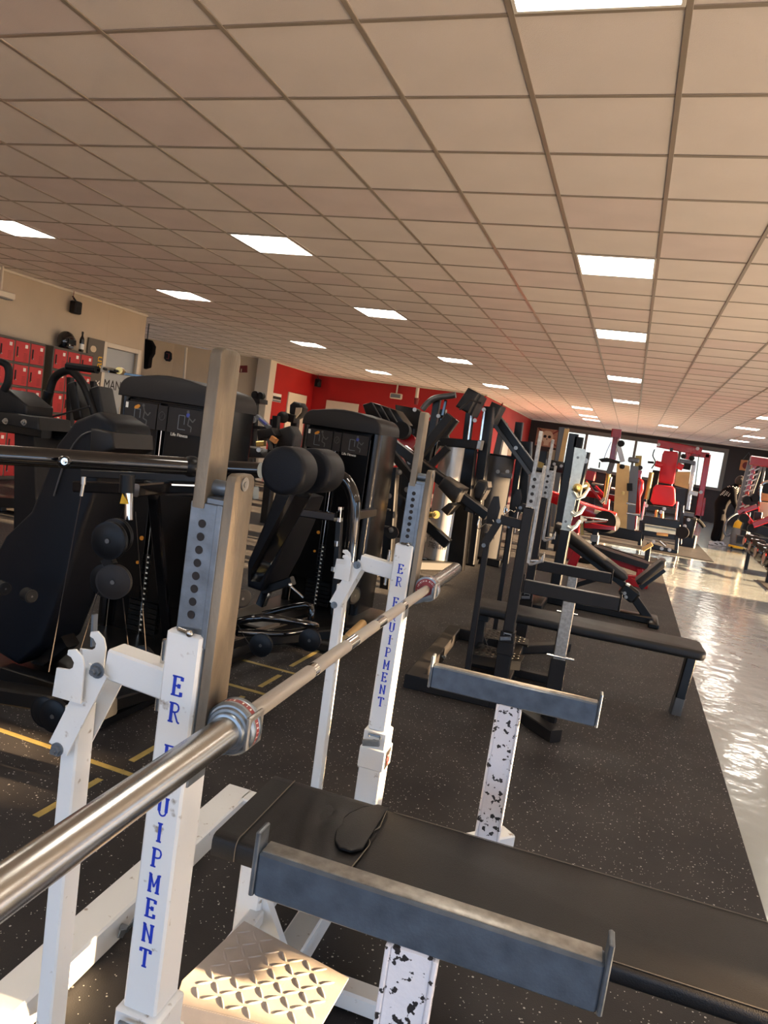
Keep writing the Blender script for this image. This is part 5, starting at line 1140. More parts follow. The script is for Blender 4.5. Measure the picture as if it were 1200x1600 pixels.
MB().lathe(a_ + V(0, 1.4, 0), (0, 1, 0), [(.014, 0), (.04, .004), (.04, .03), (.025, .04), (.025, .3), (.01, .31)], 24).build('far_sleeve', 'gold', B2)
# ================================================================== RED MACHINES, FAR HALF
M21 = thing('red_flat_bench', 'low black bench with red frame behind the incline bench', 'weight bench', (.1, 10.2, 0))
Soft(M21, 'seat', [(-0.299, 10.000, 0.410), (0.427, 10.000, 0.300), (0.400, 10.000, 0.227), (-0.283, 10.000, 0.317)], (0, .35, 0), 'vinyl', .02)
Bar(M21, 'red_rail', (-0.223, 10.100, 0.283), (0.392, 10.100, 0.186), .08, 'red'); Bar(M21, 'red_foot', (0.230, 9.900, 0.052), (0.448, 9.900, 0.029), .12, 'red', h=.1); Bar(M21, 'red_leg', (-0.502, 10.100, 0.282), (-0.544, 10.100, 0.079), .12, 'red'); Bar(M21, 'red_leg', (0.319, 9.950, 0.226), (0.334, 9.950, 0.049), .08, 'red'); Bar(M21, 'red_cross', (0.168, 9.900, 0.082), (0.302, 9.900, 0.093), .1, 'red')
M22 = thing('low_black_frame', 'low black tube frame with a small wooden block, on the glossy floor', 'exercise machine', (.35, 12.6, 0))
Bar(M22, 'rail', (-0.301, 12.400, 0.174), (0.472, 12.400, 0.066), .07); Bar(M22, 'post', (0.462, 12.400, 0.349), (0.474, 12.400, 0.056), .08); Bar(M22, 'post', (-0.364, 12.400, 0.302), (-0.338, 12.400, 0.026), .1); Bar(M22, 'wood_block', (0.380, 12.300, 0.249), (0.506, 12.300, 0.367), .09, 'tan', h=.06)
Bar(M22, 'lower_rail', (-0.328, 12.400, 0.028), (0.488, 12.400, -0.026), .06); 
M23 = thing('red_leg_press', 'red leg press with sloping red housing behind the galvanised hook plate', 'exercise machine', (-.7, 11.4, 0))
Soft(M23, 'housing', [(-1.126, 11.200, 0.987), (-1.077, 11.200, 0.985), (-0.587, 11.200, 0.891), (-0.094, 11.200, 0.812), (-0.102, 11.200, 0.647), (-0.143, 11.200, 0.621), (-0.574, 11.200, 0.699), (-0.840, 11.200, 0.711), (-0.949, 11.200, 0.791), (-1.108, 11.200, 0.823)], (0, .35, 0), 'red', .03)
Soft(M23, 'lower_rail', [(-0.531, 11.000, 0.632), (-0.184, 11.000, 0.628), (-0.078, 11.000, 0.637), (-0.069, 11.000, 0.582), (-0.515, 11.000, 0.540)], (0, .3, 0), 'red', .02)
Soft(M23, 'pale_badge', [(-0.417, 11.180, 0.824), (-0.313, 11.180, 0.813), (-0.313, 11.180, 0.756), (-0.416, 11.180, 0.767)], (0, .02, 0), 'beigepic', .003); Soft(M23, 'grey_badge', [(-0.929, 11.180, 0.912), (-0.852, 11.180, 0.906), (-0.850, 11.180, 0.838), (-0.927, 11.180, 0.844)], (0, .02, 0), 'gplas', .003)
MB().cyl((-0.241, 11.100, 0.677), (-0.181, 11.400, 0.649), .16, n=28).build('weight_plate', 'rub', M23)
Cyl(M23, 'chrome_rail', (-0.547, 11.100, 0.690), (-0.200, 11.100, 0.704), .018); Cyl(M23, 'chrome_rail', (-0.512, 11.000, 0.626), (-0.214, 11.000, 0.698), .018)
Bar(M23, 'post', (-0.358, 11.200, 0.582), (-0.311, 11.200, 0.144), .09); Bar(M23, 'red_post', (-0.686, 11.400, 0.727), (-0.621, 11.400, -0.059), .14, 'red'); Bar(M23, 'brass_post', (-0.563, 11.200, 0.584), (-0.525, 11.200, 0.416), .04, 'gold'); Bar(M23, 'base', (-0.736, 11.400, -0.122), (-0.241, 11.200, 0.118), .12); Bar(M23, 'post_bush', (-0.344, 11.180, 0.451), (-0.337, 11.180, 0.355), .12, 'gplas')
M24 = thing('smith_frame', 'black panelled frame with green strip behind the black rack', 'exercise machine', (-1.7, 12.4, 0))
Soft(M24, 'panel', [(-1.312, 12.000, 1.462), (-0.920, 12.000, 1.437), (-0.942, 12.000, 1.268), (-1.311, 12.000, 1.273)], (0, .2, 0), 'black', .02); Bar(M24, 'post', (-1.261, 12.100, 1.281), (-1.167, 12.100, -0.036), .2); Bar(M24, 'post', (-0.981, 12.100, 1.272), (-0.886, 12.100, -0.089), .16); Bar(M24, 'green_strip', (-0.970, 11.900, 1.243), (-0.962, 11.900, 1.017), .05, 'yellow', h=.02); Bar(M24, 'base', (-1.275, 12.100, -0.078), (-0.795, 12.100, -0.136), .2)
bolts(M24, [(-1.064, 11.900, 1.383), (-1.178, 11.900, 1.397), (-0.961, 11.900, 1.368)], .02)
M25 = thing('tall_post_machine', 'tall post with sunlit edge left of the far windows', 'exercise machine', (-2.5, 17.0, 0))
Bar(M25, 'tall_post', (-1.562, 16.500, 2.200), (-1.496, 16.500, -0.119), .16, 'silver2', h=.2); Bar(M25, 'sunlit_edge', (-1.480, 16.400, 2.177), (-1.497, 16.400, 1.453), .05, 'tan', h=.1); Soft(M25, 'fabric_panel', [(-1.809, 16.600, 1.684), (-1.638, 16.600, 1.680), (-1.627, 16.600, 1.451), (-1.799, 16.600, 1.454)], (0, .1, 0), 'beigepic', .02)  # tan bar stands in for sunlight along the post edge
MB().cyl((-1.769, 16.400, 1.069), (-1.801, 16.700, 1.062), .2, n=24).build('weight_plate', 'rub', M25); Bar(M25, 'base', (-1.671, 16.500, -0.180), (-1.238, 16.500, -0.218), .3)
Bar(M25, 'olive_post', (-1.907, 16.300, 1.376), (-1.985, 16.300, 1.078), .16, 'yellow'); Bar(M25, 'dark_post', (-1.929, 16.500, 1.620), (-1.815, 16.500, -0.177), .22)
# lat tower with red pole
M26 = thing('lat_tower', 'red pole lat machine with black knee roller before the far windows', 'exercise machine', (-.1, 16.9, 0))
Bar(M26, 'red_head', (-0.451, 16.600, 2.314), (-0.446, 16.600, 2.133), .34, 'red', h=.2); Bar(M26, 'red_pole', (-0.436, 16.700, 2.139), (-0.435, 16.700, 1.659), .14, 'red'); Bar(M26, 'pale_edge', (-0.389, 16.600, 2.113), (-0.384, 16.600, 1.693), .025, 'paper'); 
Soft(M26, 'knee_pad', [(-0.717, 16.400, 1.626), (-0.551, 16.400, 1.679), (-0.264, 16.400, 1.638), (-0.268, 16.400, 1.582), (-0.509, 16.400, 1.588), (-0.640, 16.400, 1.568)], (0, .2, 0), 'vinyl', .015)
Cyl(M26, 'pad_pin', (-0.679, 16.400, 1.562), (-0.671, 16.400, 1.437), .015, 'ink'); Cyl(M26, 'pad_pin', (-0.281, 16.400, 1.580), (-0.271, 16.400, 1.443), .015, 'ink')
Bar(M26, 'upright', (-0.420, 16.500, 1.602), (-0.456, 16.500, 1.344), .12, 'silver2'); Cyl(M26, 'chrome_tube', (-0.456, 16.500, 1.344), (-0.433, 16.500, 0.813), .05, 'gold'); Cyl(M26, 'chrome_tube', (-0.433, 16.500, 0.813), (-0.509, 16.500, 0.701), .05); Cyl(M26, 'chrome_tube', (-0.390, 16.400, 1.285), (-0.407, 16.400, 0.680), .03)
Bar(M26, 'grey_arm', (-0.364, 16.400, 1.983), (-0.210, 16.400, 1.633), .1, 'silver'); MB().cyl((-0.315, 16.300, 2.014), (-0.306, 16.500, 2.023), .07, n=20).build('pulley', 'rub', M26)
Bar(M26, 'red_strut', (-0.695, 16.700, 1.021), (-0.506, 16.700, 0.880), .06, 'red'); Bar(M26, 'red_strut', (-0.916, 16.700, 1.100), (-0.423, 16.700, 0.636), .05, 'red'); Bar(M26, 'base', (-0.817, 16.600, 0.141), (-0.043, 16.600, 0.024), .2, 'black'); Bar(M26, 'lower_post', (-0.404, 16.600, 0.786), (-0.334, 16.600, 0.056), .14, 'red')
MB().tube([(-0.524, 16.600, 2.038), (-0.581, 16.600, 1.819), (-0.608, 16.600, 1.660)], .008, 5).build('cable', 'bluepic', M26)
M27 = thing('red_bench_group', 'red seated machine with chrome handles under the far windows', 'exercise machine', (-1.1, 19.5, 0))
Bar(M27, 'back_rail', (-1.002, 19.000, 1.368), (-0.235, 19.000, 1.342), .08, 'silver2'); Bar(M27, 'dark_panel', (-0.917, 19.200, 1.185), (-0.202, 19.200, 1.135), .34, 'black'); Soft(M27, 'red_seat', [(-0.981, 18.800, 0.854), (-0.141, 18.800, 0.815), (-0.147, 18.800, 0.670), (-0.952, 18.800, 0.680)], (0, .3, 0), 'red', .03)
Cyl(M27, 'chrome_handle', (-0.397, 18.700, 0.983), (-0.214, 18.700, 0.981), .04); Cyl(M27, 'chrome_handle', (-0.867, 18.700, 1.035), (-0.589, 18.700, 1.032), .03); Bar(M27, 'red_panel', (-0.937, 18.800, 1.329), (-0.946, 18.800, 1.102), .25, 'red'); Bar(M27, 'leg', (-0.826, 19.000, 0.711), (-0.760, 19.000, -0.050), .15); Bar(M27, 'leg', (-0.238, 19.000, 0.646), (-0.166, 19.000, -0.041), .15)
# tall casing column
M28 = thing('casing_column_machine', 'tall grey casing column with gold-lit left face in the red machine row', 'exercise machine', (.0, 14.9, 0))
cx0 = V((-0.264, 14.400, 1.598)); 
MB().prism([(-0.283, 14.400, 1.571), (-0.048, 14.400, 1.558), (0.097, 14.400, 0.385), (-0.161, 14.400, 0.388)], (0, .04, 0)).build('lit_panel', 'tan', M28, smooth=False)  # left face of the grey casing, warm sunlight put into its colour
MB().prism([(-0.039, 14.400, 1.572), (0.111, 14.400, 1.570), (0.238, 14.400, 0.374), (0.099, 14.400, 0.373)], (0, .25, 0)).build('casing', 'silver2', M28, smooth=False)
MB().box((0.001, 14.450, 1.675), (.2, .2, .1), None, .02).build('top_motor', 'silver2', M28); MB().ball((-0.182, 14.400, 1.526), .05, 6).build('knob', 'rub', M28); Bar(M28, 'black_clip', (0.007, 14.300, 1.240), (0.031, 14.300, 1.099), .1, 'rub')
Soft(M28, 'red_guard', [(0.101, 14.900, 1.309), (0.173, 14.900, 1.371), (0.255, 14.900, 1.309), (0.283, 14.900, 1.150), (0.253, 14.900, 0.982), (0.299, 14.900, 0.650), (0.160, 14.900, 0.625)], (0, .3, 0), 'red', .04)
Bar(M28, 'yellow_panel', (0.080, 15.200, 1.788), (0.106, 15.200, 1.499), .12, 'yellow'); Bar(M28, 'red_post', (0.140, 15.000, 1.503), (0.229, 15.000, 0.364), .1, 'red'); Cyl(M28, 'peg', (0.014, 14.300, 0.866), (0.176, 14.300, 0.857), .025); Cyl(M28, 'peg', (0.047, 14.300, 0.677), (0.287, 14.300, 0.682), .025); Bar(M28, 'foot', (-0.169, 14.500, 0.280), (0.359, 14.500, 0.277), .2)
MB().ball((0.141, 14.800, 1.553), .05, 6).build('knob', 'ink', M28); Bar(M28, 'gold_badge', (-0.079, 14.350, 1.068), (-0.080, 14.350, 1.006), .05, 'gold')
# ---- seated leg press with red pads
M29 = thing('red_pad_press', 'black press machine with upright red back pad and red seat in the far aisle', 'exercise machine', (.8, 15.9, 0))
Soft(M29, 'back_pad', [(0.550, 15.800, 1.975), (0.805, 15.800, 1.986), (0.830, 15.800, 1.912), (0.844, 15.800, 1.352), (0.812, 15.800, 1.321), (0.566, 15.800, 1.321), (0.541, 15.800, 1.396), (0.528, 15.800, 1.893)], (0, .09, 0), 'redpad', .03)
Soft(M29, 'seat_pad', [(0.503, 15.500, 1.276), (0.827, 15.500, 1.289), (0.871, 15.500, 1.245), (0.931, 15.500, 0.971), (0.884, 15.500, 0.899), (0.512, 15.500, 0.875), (0.453, 15.500, 0.930), (0.466, 15.500, 1.205)], (0, .09, 0), 'redpad', .03)
for a, b_ in (((0.421, 15.600, 1.691), (0.558, 15.600, 1.673)), ((0.830, 15.600, 1.714), (0.944, 15.600, 1.680))): MB().bar(a, b_, .16, .12, c=.3).build('shoulder_pad', 'redpad', M29)
Bar(M29, 'pad_mount', (0.677, 15.900, 2.049), (0.800, 15.900, 1.277), .06, 'black'); Bar(M29, 'seat_frame', (0.409, 15.700, 0.782), (0.998, 15.700, 0.792), .12); Bar(M29, 'top_frame', (0.370, 15.400, 0.555), (1.057, 15.400, 0.561), .12, h=.16)
for u0, v0, u1, v1 in ((1000,800,997,850), (1060,806,1057,866), (1024,795,1022,815), (1036,795,1034,815), (1057,783,1055,822), (1066,785,1063,815), (1008,775,1002,812)): pass
Bar(M29, 'frame_leg', (0.350, 15.400, 0.526), (0.401, 15.400, 0.024), .07); Bar(M29, 'frame_leg', (1.046, 15.400, 0.559), (1.096, 15.400, 0.000), .07); Bar(M29, 'frame_leg', (0.367, 16.200, 0.929), (0.455, 16.200, 0.053), .07); Bar(M29, 'frame_leg', (1.104, 16.200, 0.918), (1.194, 16.200, 0.123), .07)
Cyl(M29, 'brass_strut', (0.603, 15.500, 0.773), (0.619, 15.500, 0.541), .03, 'gold'); Cyl(M29, 'brass_strut', (0.714, 15.500, 0.766), (0.739, 15.500, 0.549), .03, 'gold'); Cyl(M29, 'side_handle', (0.949, 15.300, 1.008), (0.976, 15.300, 0.656), .022); Cyl(M29, 'side_handle', (0.355, 15.300, 0.908), (0.358, 15.300, 0.546), .022)
Bar(M29, 'front_rail', (0.526, 15.300, 0.071), (1.101, 15.300, 0.012), .1); Bar(M29, 'mid_rail', (0.407, 15.500, 0.279), (1.074, 15.500, 0.297), .1); Cyl(M29, 'link_bar', (0.680, 15.400, 0.312), (0.895, 15.400, 0.325), .03, 'tan'); Cyl(M29, 'chrome_link', (0.758, 15.300, 0.192), (0.881, 15.300, 0.112), .03); MB().cyl((1.134, 15.300, 0.428), (1.168, 15.600, 0.410), .12, n=20).build('roller', 'rub', M29)
bolts(M29, [(0.814, 15.200, 0.057), (0.957, 15.200, 0.059), (0.679, 15.200, 0.763), (0.726, 15.200, 0.835), (0.390, 15.200, 0.841), (0.640, 15.200, 0.166)], .028)
M30 = thing('cable_machine', 'grey cable machine with tan sunlit cover behind the red back pad', 'exercise machine', (1.3, 18.3, 0))
MB().prism([(0.942, 17.500, 1.604), (1.230, 17.500, 1.648), (1.245, 17.500, 1.261), (0.955, 17.500, 1.301)], (0, .04, 0)).build('tan_cover', 'tan', M30, smooth=False)  # grey metal cover coloured tan to imitate sun on it
MB().prism([(0.991, 17.500, 1.249), (1.206, 17.500, 1.255), (1.243, 17.500, 0.739), (1.028, 17.500, 0.731)], (0, .3, 0)).build('dark_cover', 'black', M30, smooth=False)
Bar(M30, 'grey_top', (0.958, 17.600, 1.853), (1.296, 17.600, 1.846), .1, 'silver2'); Bar(M30, 'grey_post', (1.278, 17.600, 1.872), (1.319, 17.600, 0.805), .08, 'silver'); Bar(M30, 'black_plates', (1.064, 17.500, 1.752), (1.213, 17.500, 1.746), .14, 'rub'); MB().ball((1.021, 17.400, 1.960), .06, 6).build('knob', 'rub', M30); MB().ball((1.197, 17.400, 1.943), .06, 6).build('knob', 'rub', M30)
Cyl(M30, 'brass_column', (0.429, 17.600, 1.509), (0.426, 17.600, 0.889), .05, 'gold'); Bar(M30, 'black_column', (0.535, 17.800, 1.570), (0.538, 17.800, 0.751), .16, 'rub'); Bar(M30, 'shelf', (1.256, 17.300, 1.196), (1.443, 17.300, 1.184), .1, 'silver'); Bar(M30, 'shelf', (1.208, 17.300, 0.714), (1.447, 17.300, 0.713), .1, 'silver2')
Soft(M30, 'low_cover', [(1.185, 17.200, 0.659), (1.527, 17.200, 0.662), (1.504, 17.200, 0.200), (1.315, 17.200, 0.223)], (0, .5, 0), 'black', .04); bx_, by_, bz_ = (1.421, 17.400, 0.225)
Bar(M30, 'base', (bx_, by_, bz_ + .05), (bx_, by_, 0), .35, 'black'); bolts(M30, [(1.294, 17.100, 0.456), (1.346, 17.100, 0.607)], .03)
MB().tube([(1.514, 17.000, 0.643), (1.604, 17.000, 0.575), (1.669, 17.000, 0.502)], .04, 8).build('loose_strap', 'rub', M30); Cyl(M30, 'small_handle', (0.301, 17.200, 1.720), (0.435, 17.200, 1.726), .025, 'rub'); MB().tube([(0.397, 17.200, 2.021), (0.382, 17.200, 1.875), (0.459, 17.200, 1.744), (0.405, 17.200, 1.592)], .015, 6, smooth=3).build('hanging_chain', 'rub', M30)
M31 = thing('red_crossover_frame', 'tall red crossover frame before the rightmost far window', 'exercise machine', (2.4, 28.7, 0))
Bar(M31, 'top_beam', (0.707, 28.400, 2.612), (2.228, 28.400, 2.527), .28, 'red'); Bar(M31, 'top_beam', (1.835, 28.700, 2.431), (2.529, 28.700, 2.439), .2, 'red'); Bar(M31, 'inner_post', (1.817, 28.400, 2.537), (1.793, 28.400, 2.184), .2, 'red'); Bar(M31, 'outer_post', (2.479, 28.700, 2.478), (2.532, 28.700, 0.227), .2, 'red'); Bar(M31, 'short_post', (2.696, 29.200, 0.900), (2.727, 29.200, 0.232), .1, 'red'); Bar(M31, 'dark_cable', (2.176, 28.500, 2.383), (2.281, 28.500, 0.572), .03, 'rub'); px_, py_, pz_ = (2.532, 28.700, 0.227)
Bar(M31, 'outer_post_foot', (px_, py_, pz_ + .02), (px_ - .01, py_, 0), .2, 'red'); Bar(M31, 'foot', (2.434, 28.700, 0.162), (2.654, 28.700, 0.153), .2, 'silver2'); bolts(M31, [(0.753, 28.200, 2.564), (2.068, 28.200, 2.614), (2.470, 28.500, 1.097)], .05)
Bar(M31, 'inner_leg', (0.784, 28.400, 2.552), (0.987, 28.400, 0.117), .2, 'red') if False else None
# ================================================================== RIGHT SIDE
M32 = thing('red_angled_rack', 'red angled frame with rows of silver pegs at the right edge', 'rack', (3.4, 18.5, 0))
for k, (a, b_, m) in enumerate((((2.368, 17.500, 2.063), (2.309, 17.500, 0.895), 'silver2'), ((2.479, 17.500, 2.080), (2.397, 17.500, 0.910), 'red'))):
    Bar(M32, 'angled_rail', a, b_, .07, m, h=.08); a, b_ = V(a), V(b_)
    for i in range(9):
        p = a.lerp(b_, .08 + i*.1); MB().bar(p + V(.02, -.03, 0), p + V(.11, -.03, .06), .035, .03).build('peg', 'silver', M32)
Bar(M32, 'top_beam', (2.352, 17.400, 2.073), (2.779, 17.400, 2.068), .2, 'red'); Bar(M32, 'strut', (2.654, 17.800, 1.997), (2.534, 17.800, 1.091), .05, 'silver2'); Bar(M32, 'strut', (2.739, 17.900, 2.039), (2.750, 17.900, 1.267), .04, 'silver2'); MB().tube([(2.732, 17.300, 1.007), (2.646, 17.300, 1.410), (2.651, 17.300, 1.591), (2.759, 17.300, 1.678), (2.942, 17.300, 1.693)], .03, 8, smooth=3).build('chrome_handle', 'polish', M32)
Bar(M32, 'base', (2.410, 17.600, 0.333), (3.235, 17.600, 0.373), .2); Bar(M32, 'post', (2.531, 17.600, 0.956), (2.536, 17.600, 0.356), .12)
M33 = thing('red_lever_machine', 'machine of glossy red tubes and black discs behind the row of black pads', 'exercise machine', (3.2, 16.6, 0))
Bar(M33, 'red_tube', (2.159, 16.200, 0.953), (2.480, 16.200, 1.140), .09, 'red'); Bar(M33, 'red_tube', (2.237, 16.200, 0.980), (2.451, 16.200, 0.781), .09, 'red'); Bar(M33, 'red_tube', (2.437, 16.000, 0.766), (2.790, 16.000, 0.983), .12, 'red'); Bar(M33, 'dark_frame', (2.312, 16.400, 0.716), (2.923, 16.400, 0.627), .2)
for u in (((2.274, 16.100, 1.226)), ((2.401, 16.100, 1.299)), ((2.267, 16.000, 0.866)), ((2.450, 16.000, 0.691))): MB().cyl(V(u), V(u) + V(0, .12, 0), .09, n=20).build('weight_disc', 'rub', M33)
Soft(M33, 'plywood_panel', [(2.527, 16.300, 1.418), (2.716, 16.300, 1.410), (2.719, 16.300, 1.267), (2.544, 16.300, 1.264)], (0, .05, 0), 'wood', .005); Soft(M33, 'pale_back_panel', [(2.552, 16.400, 1.235), (2.763, 16.400, 1.244), (2.755, 16.400, 0.901), (2.580, 16.400, 0.949)], (0, .05, 0), 'beigepic', .01); Bar(M33, 'post', (2.555, 16.400, 1.024), (2.586, 16.400, 0.525), .14)
GD = 'heavy black dumbbells in a row at the right edge'
DBL = ['black dumbbell farthest back in the row at the right edge', 'second black dumbbell of the row at the right edge', 'third black dumbbell of the row at the right edge', 'black dumbbell nearest the camera in the row at the right edge']
for k, (c_, s_) in enumerate((((2.131, 14.600, 0.512), 1), ((2.164, 14.100, 0.472), 1.05), ((2.191, 13.600, 0.427), 1.1), ((2.248, 13.100, 0.384), 1.15))):
    c_ = V(c_); d_ = thing('dumbbell', DBL[k], 'dumbbell', (c_.x + .35, c_.y, 0), 0, GD); r = .135*s_
    for sx_ in (0, 1):
        o_ = c_ + V(sx_*.62, sx_*.05, 0)
        h_ = MB().lathe(o_, (1, .08, 0), [(r*.55, 0), (r*.85, .008), (r, .04), (r, .2), (r*.9, .235), (r*.4, .25)], 28).build('dumbbell_head', 'gloss' if sx_ == 0 else 'rub', d_)
        MB().lathe(o_, (1, .08, 0), [(r*.3, -.002), (r*.55, -.003), (r*.55, .001), (r*.3, .001)], 20).build('end_ring', 'silver', h_)
    MB().cyl(c_ + V(.24, .02, 0), c_ + V(.63, .05, 0), .02).build('grip', 'polish', d_)
rk = thing('dumbbell_cradle', 'low black rail rack carrying the row of dumbbells', 'rack', (2.9, 13.9, 0))
zz = V((2.182, 13.900, 0.438)).z - .155
for dx in (.12, .72):
    a_ = V((2.131, 14.600, 0.512)); b_ = V((2.248, 13.100, 0.384))
    MB().bar((a_.x + dx, a_.y + .2, a_.z - .165), (b_.x + dx, b_.y - .2, b_.z - .185), .06, .04).build('rail', 'black', rk)
    for p in (a_, b_): MB().bar((p.x + dx, p.y, 0), (p.x + dx, p.y, p.z - .17), .06, .06).build('leg', 'black', rk)
# posters on the far wall
P1 = thing('skull_poster', 'faded poster of a skull on the black far wall', 'poster', (-3.45, 30.28, 2.1))
x0_, _, z1_ = (-3.904, 30.280, 2.686); x1_, _, z0_ = (-3.105, 30.280, 1.957)
MB().bx(x0_, x1_ + .1, 30.27, 30.295, z0_, z1_, .004).build('poster_sheet', 'poster', P1)
cx, cz = (x0_ + x1_ + .1)/2, (z0_ + z1_)/2 + .05
MB().ball((cx, 30.262, cz), .24, 8, (1, .03, 1.05)).build('skull_print', 'beigepic', P1); MB().bx(cx - .1, cx + .1, 30.256, 30.262, cz - .36, cz - .16, .001).build('jaw_print', 'beigepic', P1)
for sx_ in (-1, 1):
    MB().ball((cx + sx_*.09, 30.254, cz), .065, 6, (1, .1, 1)).build('eye_print', 'ink', P1); MB().bar((cx + sx_*.4, 30.2695, cz + .3), (cx - sx_*.4, 30.2695, cz - .34), .05, .004, up=(0, 1, 0)).build('crossed_stroke', 'darkred', P1)
MB().bar((cx, 30.252, cz - .07), (cx, 30.252, cz - .13), .03, .004, up=(0, 1, 0)).build('nose_print', 'ink', P1)
P2 = thing('hung_picture', 'small orange-brown picture hung by a string, right of the far windows', 'poster', (4.011, 30.280, 2.133))
x0_, _, z1_ = (3.788, 30.280, 2.513); x1_, _, z0_ = (4.213, 30.280, 2.116)
MB().bx(x0_, x1_, 30.25, 30.29, z0_, z1_, .01).build('picture_sheet', 'wood', P2); MB().ball(((x0_ + x1_)/2, 30.248, (z0_ + z1_)/2), .14, 8, (1, .03, 1)).build('picture_motif', 'darkred', P2); MB().tube([(x0_ + .05, 30.27, z1_), ((x0_ + x1_)/2, 30.27, z1_ + .3), (x1_ - .05, 30.27, z1_)], .012, 5).build('string', 'gplas', P2)
# ================================================================== PERSON AND VACUUM
FX, FY = 2.20, 19.3
PERSON = thing('person', 'person in black with polka-dot shoulders bending over the vacuum cleaner', 'person', (FX, FY, 0))
def skin_body(name, pts, edges, radii, m, parent, lv=2):
    me = bpy.data.meshes.new(name); bm = bmesh.new(); sk = bm.verts.layers.skin.verify()
    vs = [bm.verts.new(V(p) - V(FX, FY, 0)) for p in pts]
    for v, r in zip(vs, radii): v[sk].radius = (r, r)
    vs[0][sk].use_root = True
    for i, j in edges: bm.edges.new((vs[i], vs[j]))
    bm.to_mesh(me); bm.free()
    o = bpy.data.objects.new(name, me); C.objects.link(o); o.parent = parent
    md = o.modifiers.new('skin', 'SKIN')
    s2_ = o.modifiers.new('sub', 'SUBSURF'); s2_.levels = lv; s2_.render_levels = lv
    me.materials.append(K[m]); md.use_smooth_shade = True
    return o
x, y = FX, FY
J = [(x, y, .93), (x + .02, y - .01, 1.10), (x + .07, y - .02, 1.26), (x + .14, y - .03, 1.40), (x + .20, y - .03, 1.475), (x + .255, y - .03, 1.53), # spine to neck base/head base 0-5
     (x - .03, y - .10, .88), (x - .01, y - .12, .50), (x - .05, y - .13, .07), (x - .04, y + .11, .88), (x + .10, y + .13, .49), (x + .09, y + .15, .07), # legs 6-11
     (x + .15, y - .19, 1.37), (x + .20, y - .23, 1.12), (x + .33, y - .18, .93), (x + .15, y + .16, 1.36), (x + .24, y + .20, 1.10), (x + .40, y + .12, .92)] # arms 12-17
E_ = [(0,1),(1,2),(2,3),(3,4),(4,5),(0,6),(6,7),(7,8),(0,9),(9,10),(10,11),(3,12),(12,13),(13,14),(3,15),(15,16),(16,17)]
Rr = [.18, .17, .185, .17, .075, .055, .14, .115, .105, .14, .115, .105, .095, .075, .055, .095, .075, .055]
body = skin_body('clothed_body', J, E_, Rr, 'cloth', PERSON)
HC = V(x + .30, y - .03, 1.60)
hd = MB().ball(HC, .105, 14, (.86, .8, 1.1), Matrix.Rotation(.55, 3, 'Y')).build('head', 'skin', PERSON)
fc = V(HC.x + .09, HC.y, HC.z - .04)
MB().ball(fc + V(.012, 0, -.012), .018, 6, (1, .7, 1.2)).build('nose', 'skin', hd)
for s in (-1, 1): MB().ball(fc + V(-.004, s*.032, .022), .011, 6).build('eye', 'ink', hd); MB().ball(HC + V(-.005, s*.084, -.01), .024, 6, (.6, .35, 1.1)).build('ear', 'skin', hd)
MB().bar(fc + V(-.012, -.022, -.055), fc + V(-.012, .022, -.055), .008, .008).build('mouth', 'darkred', hd)
hr = MB().ball(HC + V(-.02, 0, .022), .122, 14, (.92, .86, 1.05), Matrix.Rotation(.4, 3, 'Y')).build('hair', 'hair', PERSON)
for k, dy in enumerate((-.085, -.05, .05, .085)): MB().tube([HC + V(-.04, dy, .06), HC + V(.03, dy*1.15, -.02), HC + V(.05, dy*1.25, -.13), HC + V(.02, dy*1.2, -.24)], [.035, .04, .034, .012], 8, smooth=4).build('hair_strand', 'hair', hr)
dots = MB()
for i in range(9):
    for j in range(8):
        a = -2.5 + i*.24; t = j/7; cc = V(x + .06, y - .02, 1.22).lerp(V(x + .16, y - .03, 1.44), t); r_ = .205 - .03*t
        dots.ball(cc + V(math.cos(a)*r_*.95, math.sin(a)*r_*1.05 - .0, .02*(i % 2)), .012, 4)
stuff(dots.build('polka_dot', 'paper', PERSON))
for s, (fx, fy) in ((-1, (x - .05, y - .13)), (1, (x + .09, y + .15))):
    so = MB().soft([(fx - .09, fy - .045, 0.0), (fx + .17, fy - .05, 0.0), (fx + .19, fy, .0), (fx + .17, fy + .05, .0), (fx - .09, fy + .045, .0)], (0, 0, .035), .008).build('trainer', 'shoe', PERSON)
    MB().ball((fx + .02, fy, .05), .06, 8, (2.0, .8, .9)).build('shoe_upper', 'shoe', so); MB().bar((fx + .02, fy - .052, .05), (fx + .10, fy - .052, .03), .006, .02).build('shoe_stripe', 'ink', so)
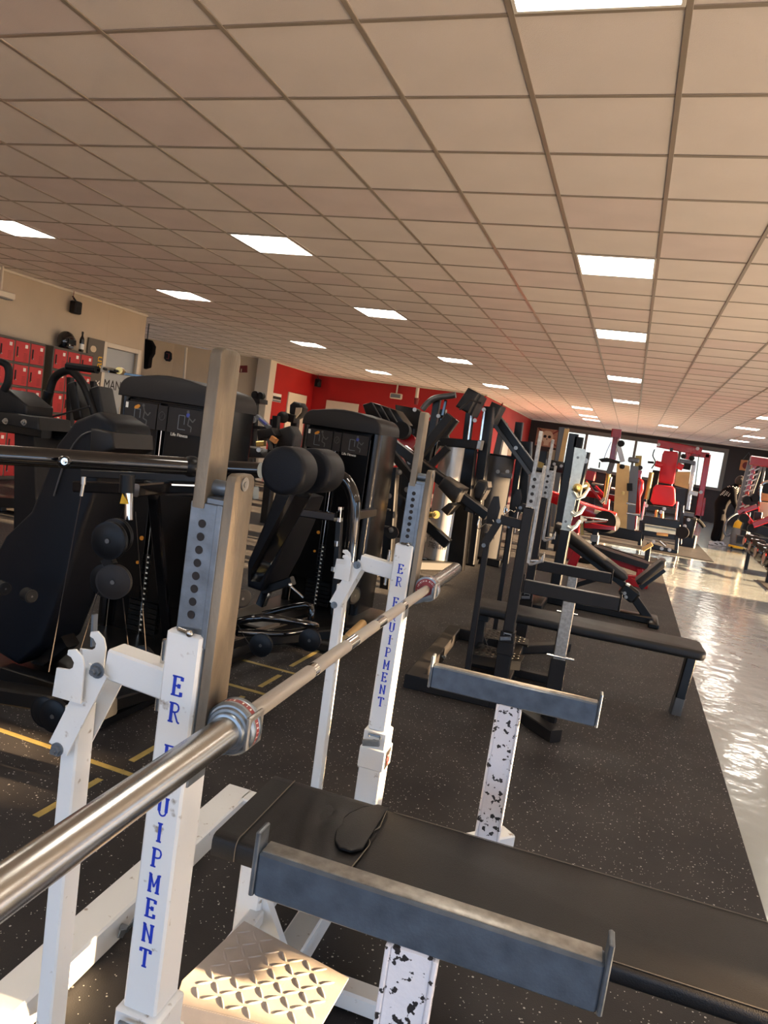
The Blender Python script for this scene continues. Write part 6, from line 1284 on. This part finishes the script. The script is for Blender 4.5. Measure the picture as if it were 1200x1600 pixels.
for (hx_, hy_, hz_) in (J[14], J[17]):
    pm = MB().ball((hx_ + .045, hy_, hz_ - .03), .04, 8, (1.1, .55, .8), Matrix.Rotation(.5, 3, 'Y')).build('hand', 'skin', PERSON)
    for q in range(4): MB().tube([V(hx_ + .07, hy_ - .03 + .02*q, hz_ - .04), V(hx_ + .10 - .004*abs(q - 1.5), hy_ - .03 + .02*q, hz_ - .06), V(hx_ + .095, hy_ - .03 + .02*q, hz_ - .09)], [.0095, .009, .0075], 6, smooth=2).build('finger', 'skin', pm)
    MB().tube([V(hx_ + .04, hy_ - .03, hz_ - .02), V(hx_ + .065, hy_ - .05, hz_ - .035), V(hx_ + .085, hy_ - .045, hz_ - .06)], [.011, .010, .008], 6, smooth=2).build('thumb', 'skin', pm)
vx, vy = 2.68, 19.05
VC = thing('vacuum_cleaner', 'grey drum vacuum cleaner with yellow head and yellow base', 'vacuum cleaner', (vx, vy, 0))
MB().lathe((vx, vy, .08), (0, 0, 1), [(.13, 0), (.18, .01), (.20, .06), (.205, .40), (.19, .42), (.18, .43)], 28).build('drum', 'gplas', VC)
MB().lathe((vx, vy, .51), (0, 0, 1), [(.19, 0), (.185, .05), (.17, .12), (.14, .17), (.06, .19)], 28).build('motor_head', 'yplas', VC)
MB().lathe((vx, vy, .03), (0, 0, 1), [(.19, 0), (.215, .01), (.21, .05), (.19, .06)], 28).build('wheel_base', 'yplas', VC)
for a in (.6, 2.2, 3.9, 5.3): MB().ball((vx + .2*math.cos(a), vy + .2*math.sin(a), .03), .03, 6).build('caster', 'rub', VC)
MB().tube([(vx - .12, vy, .66), (vx - .12, vy, .76), (vx + .12, vy, .76), (vx + .12, vy, .66)], .014, 8).build('carry_handle', 'rub', VC)
MB().cyl((vx, vy - .17, .56), (vx, vy - .2, .56), .05).build('switch_plate', 'paper', VC)
hs = MB().tube([(vx - .19, vy, .35), (vx - .3, vy - .05, .28), (vx - .38, vy - .08, .42), (vx - .34, vy - .08, .66), (vx - .2, vy - .05, .82), (x + .42, y - .17, .86)], .022, 10, smooth=6).build('hose', 'gplas', VC)
MB().tube([(vx + .1, vy, .7), (vx + .24, vy, .6), (vx + .3, vy - .05, .35), (vx + .4, vy - .1, .2), (vx + .62, vy - .3, .04), (vx + .9, vy - .9, .012), (vx + .5, vy - 2.2, .012), (vx + 1.4, vy - 3.0, .012)], .012, 8, smooth=6).build('power_cord', 'ink', VC)
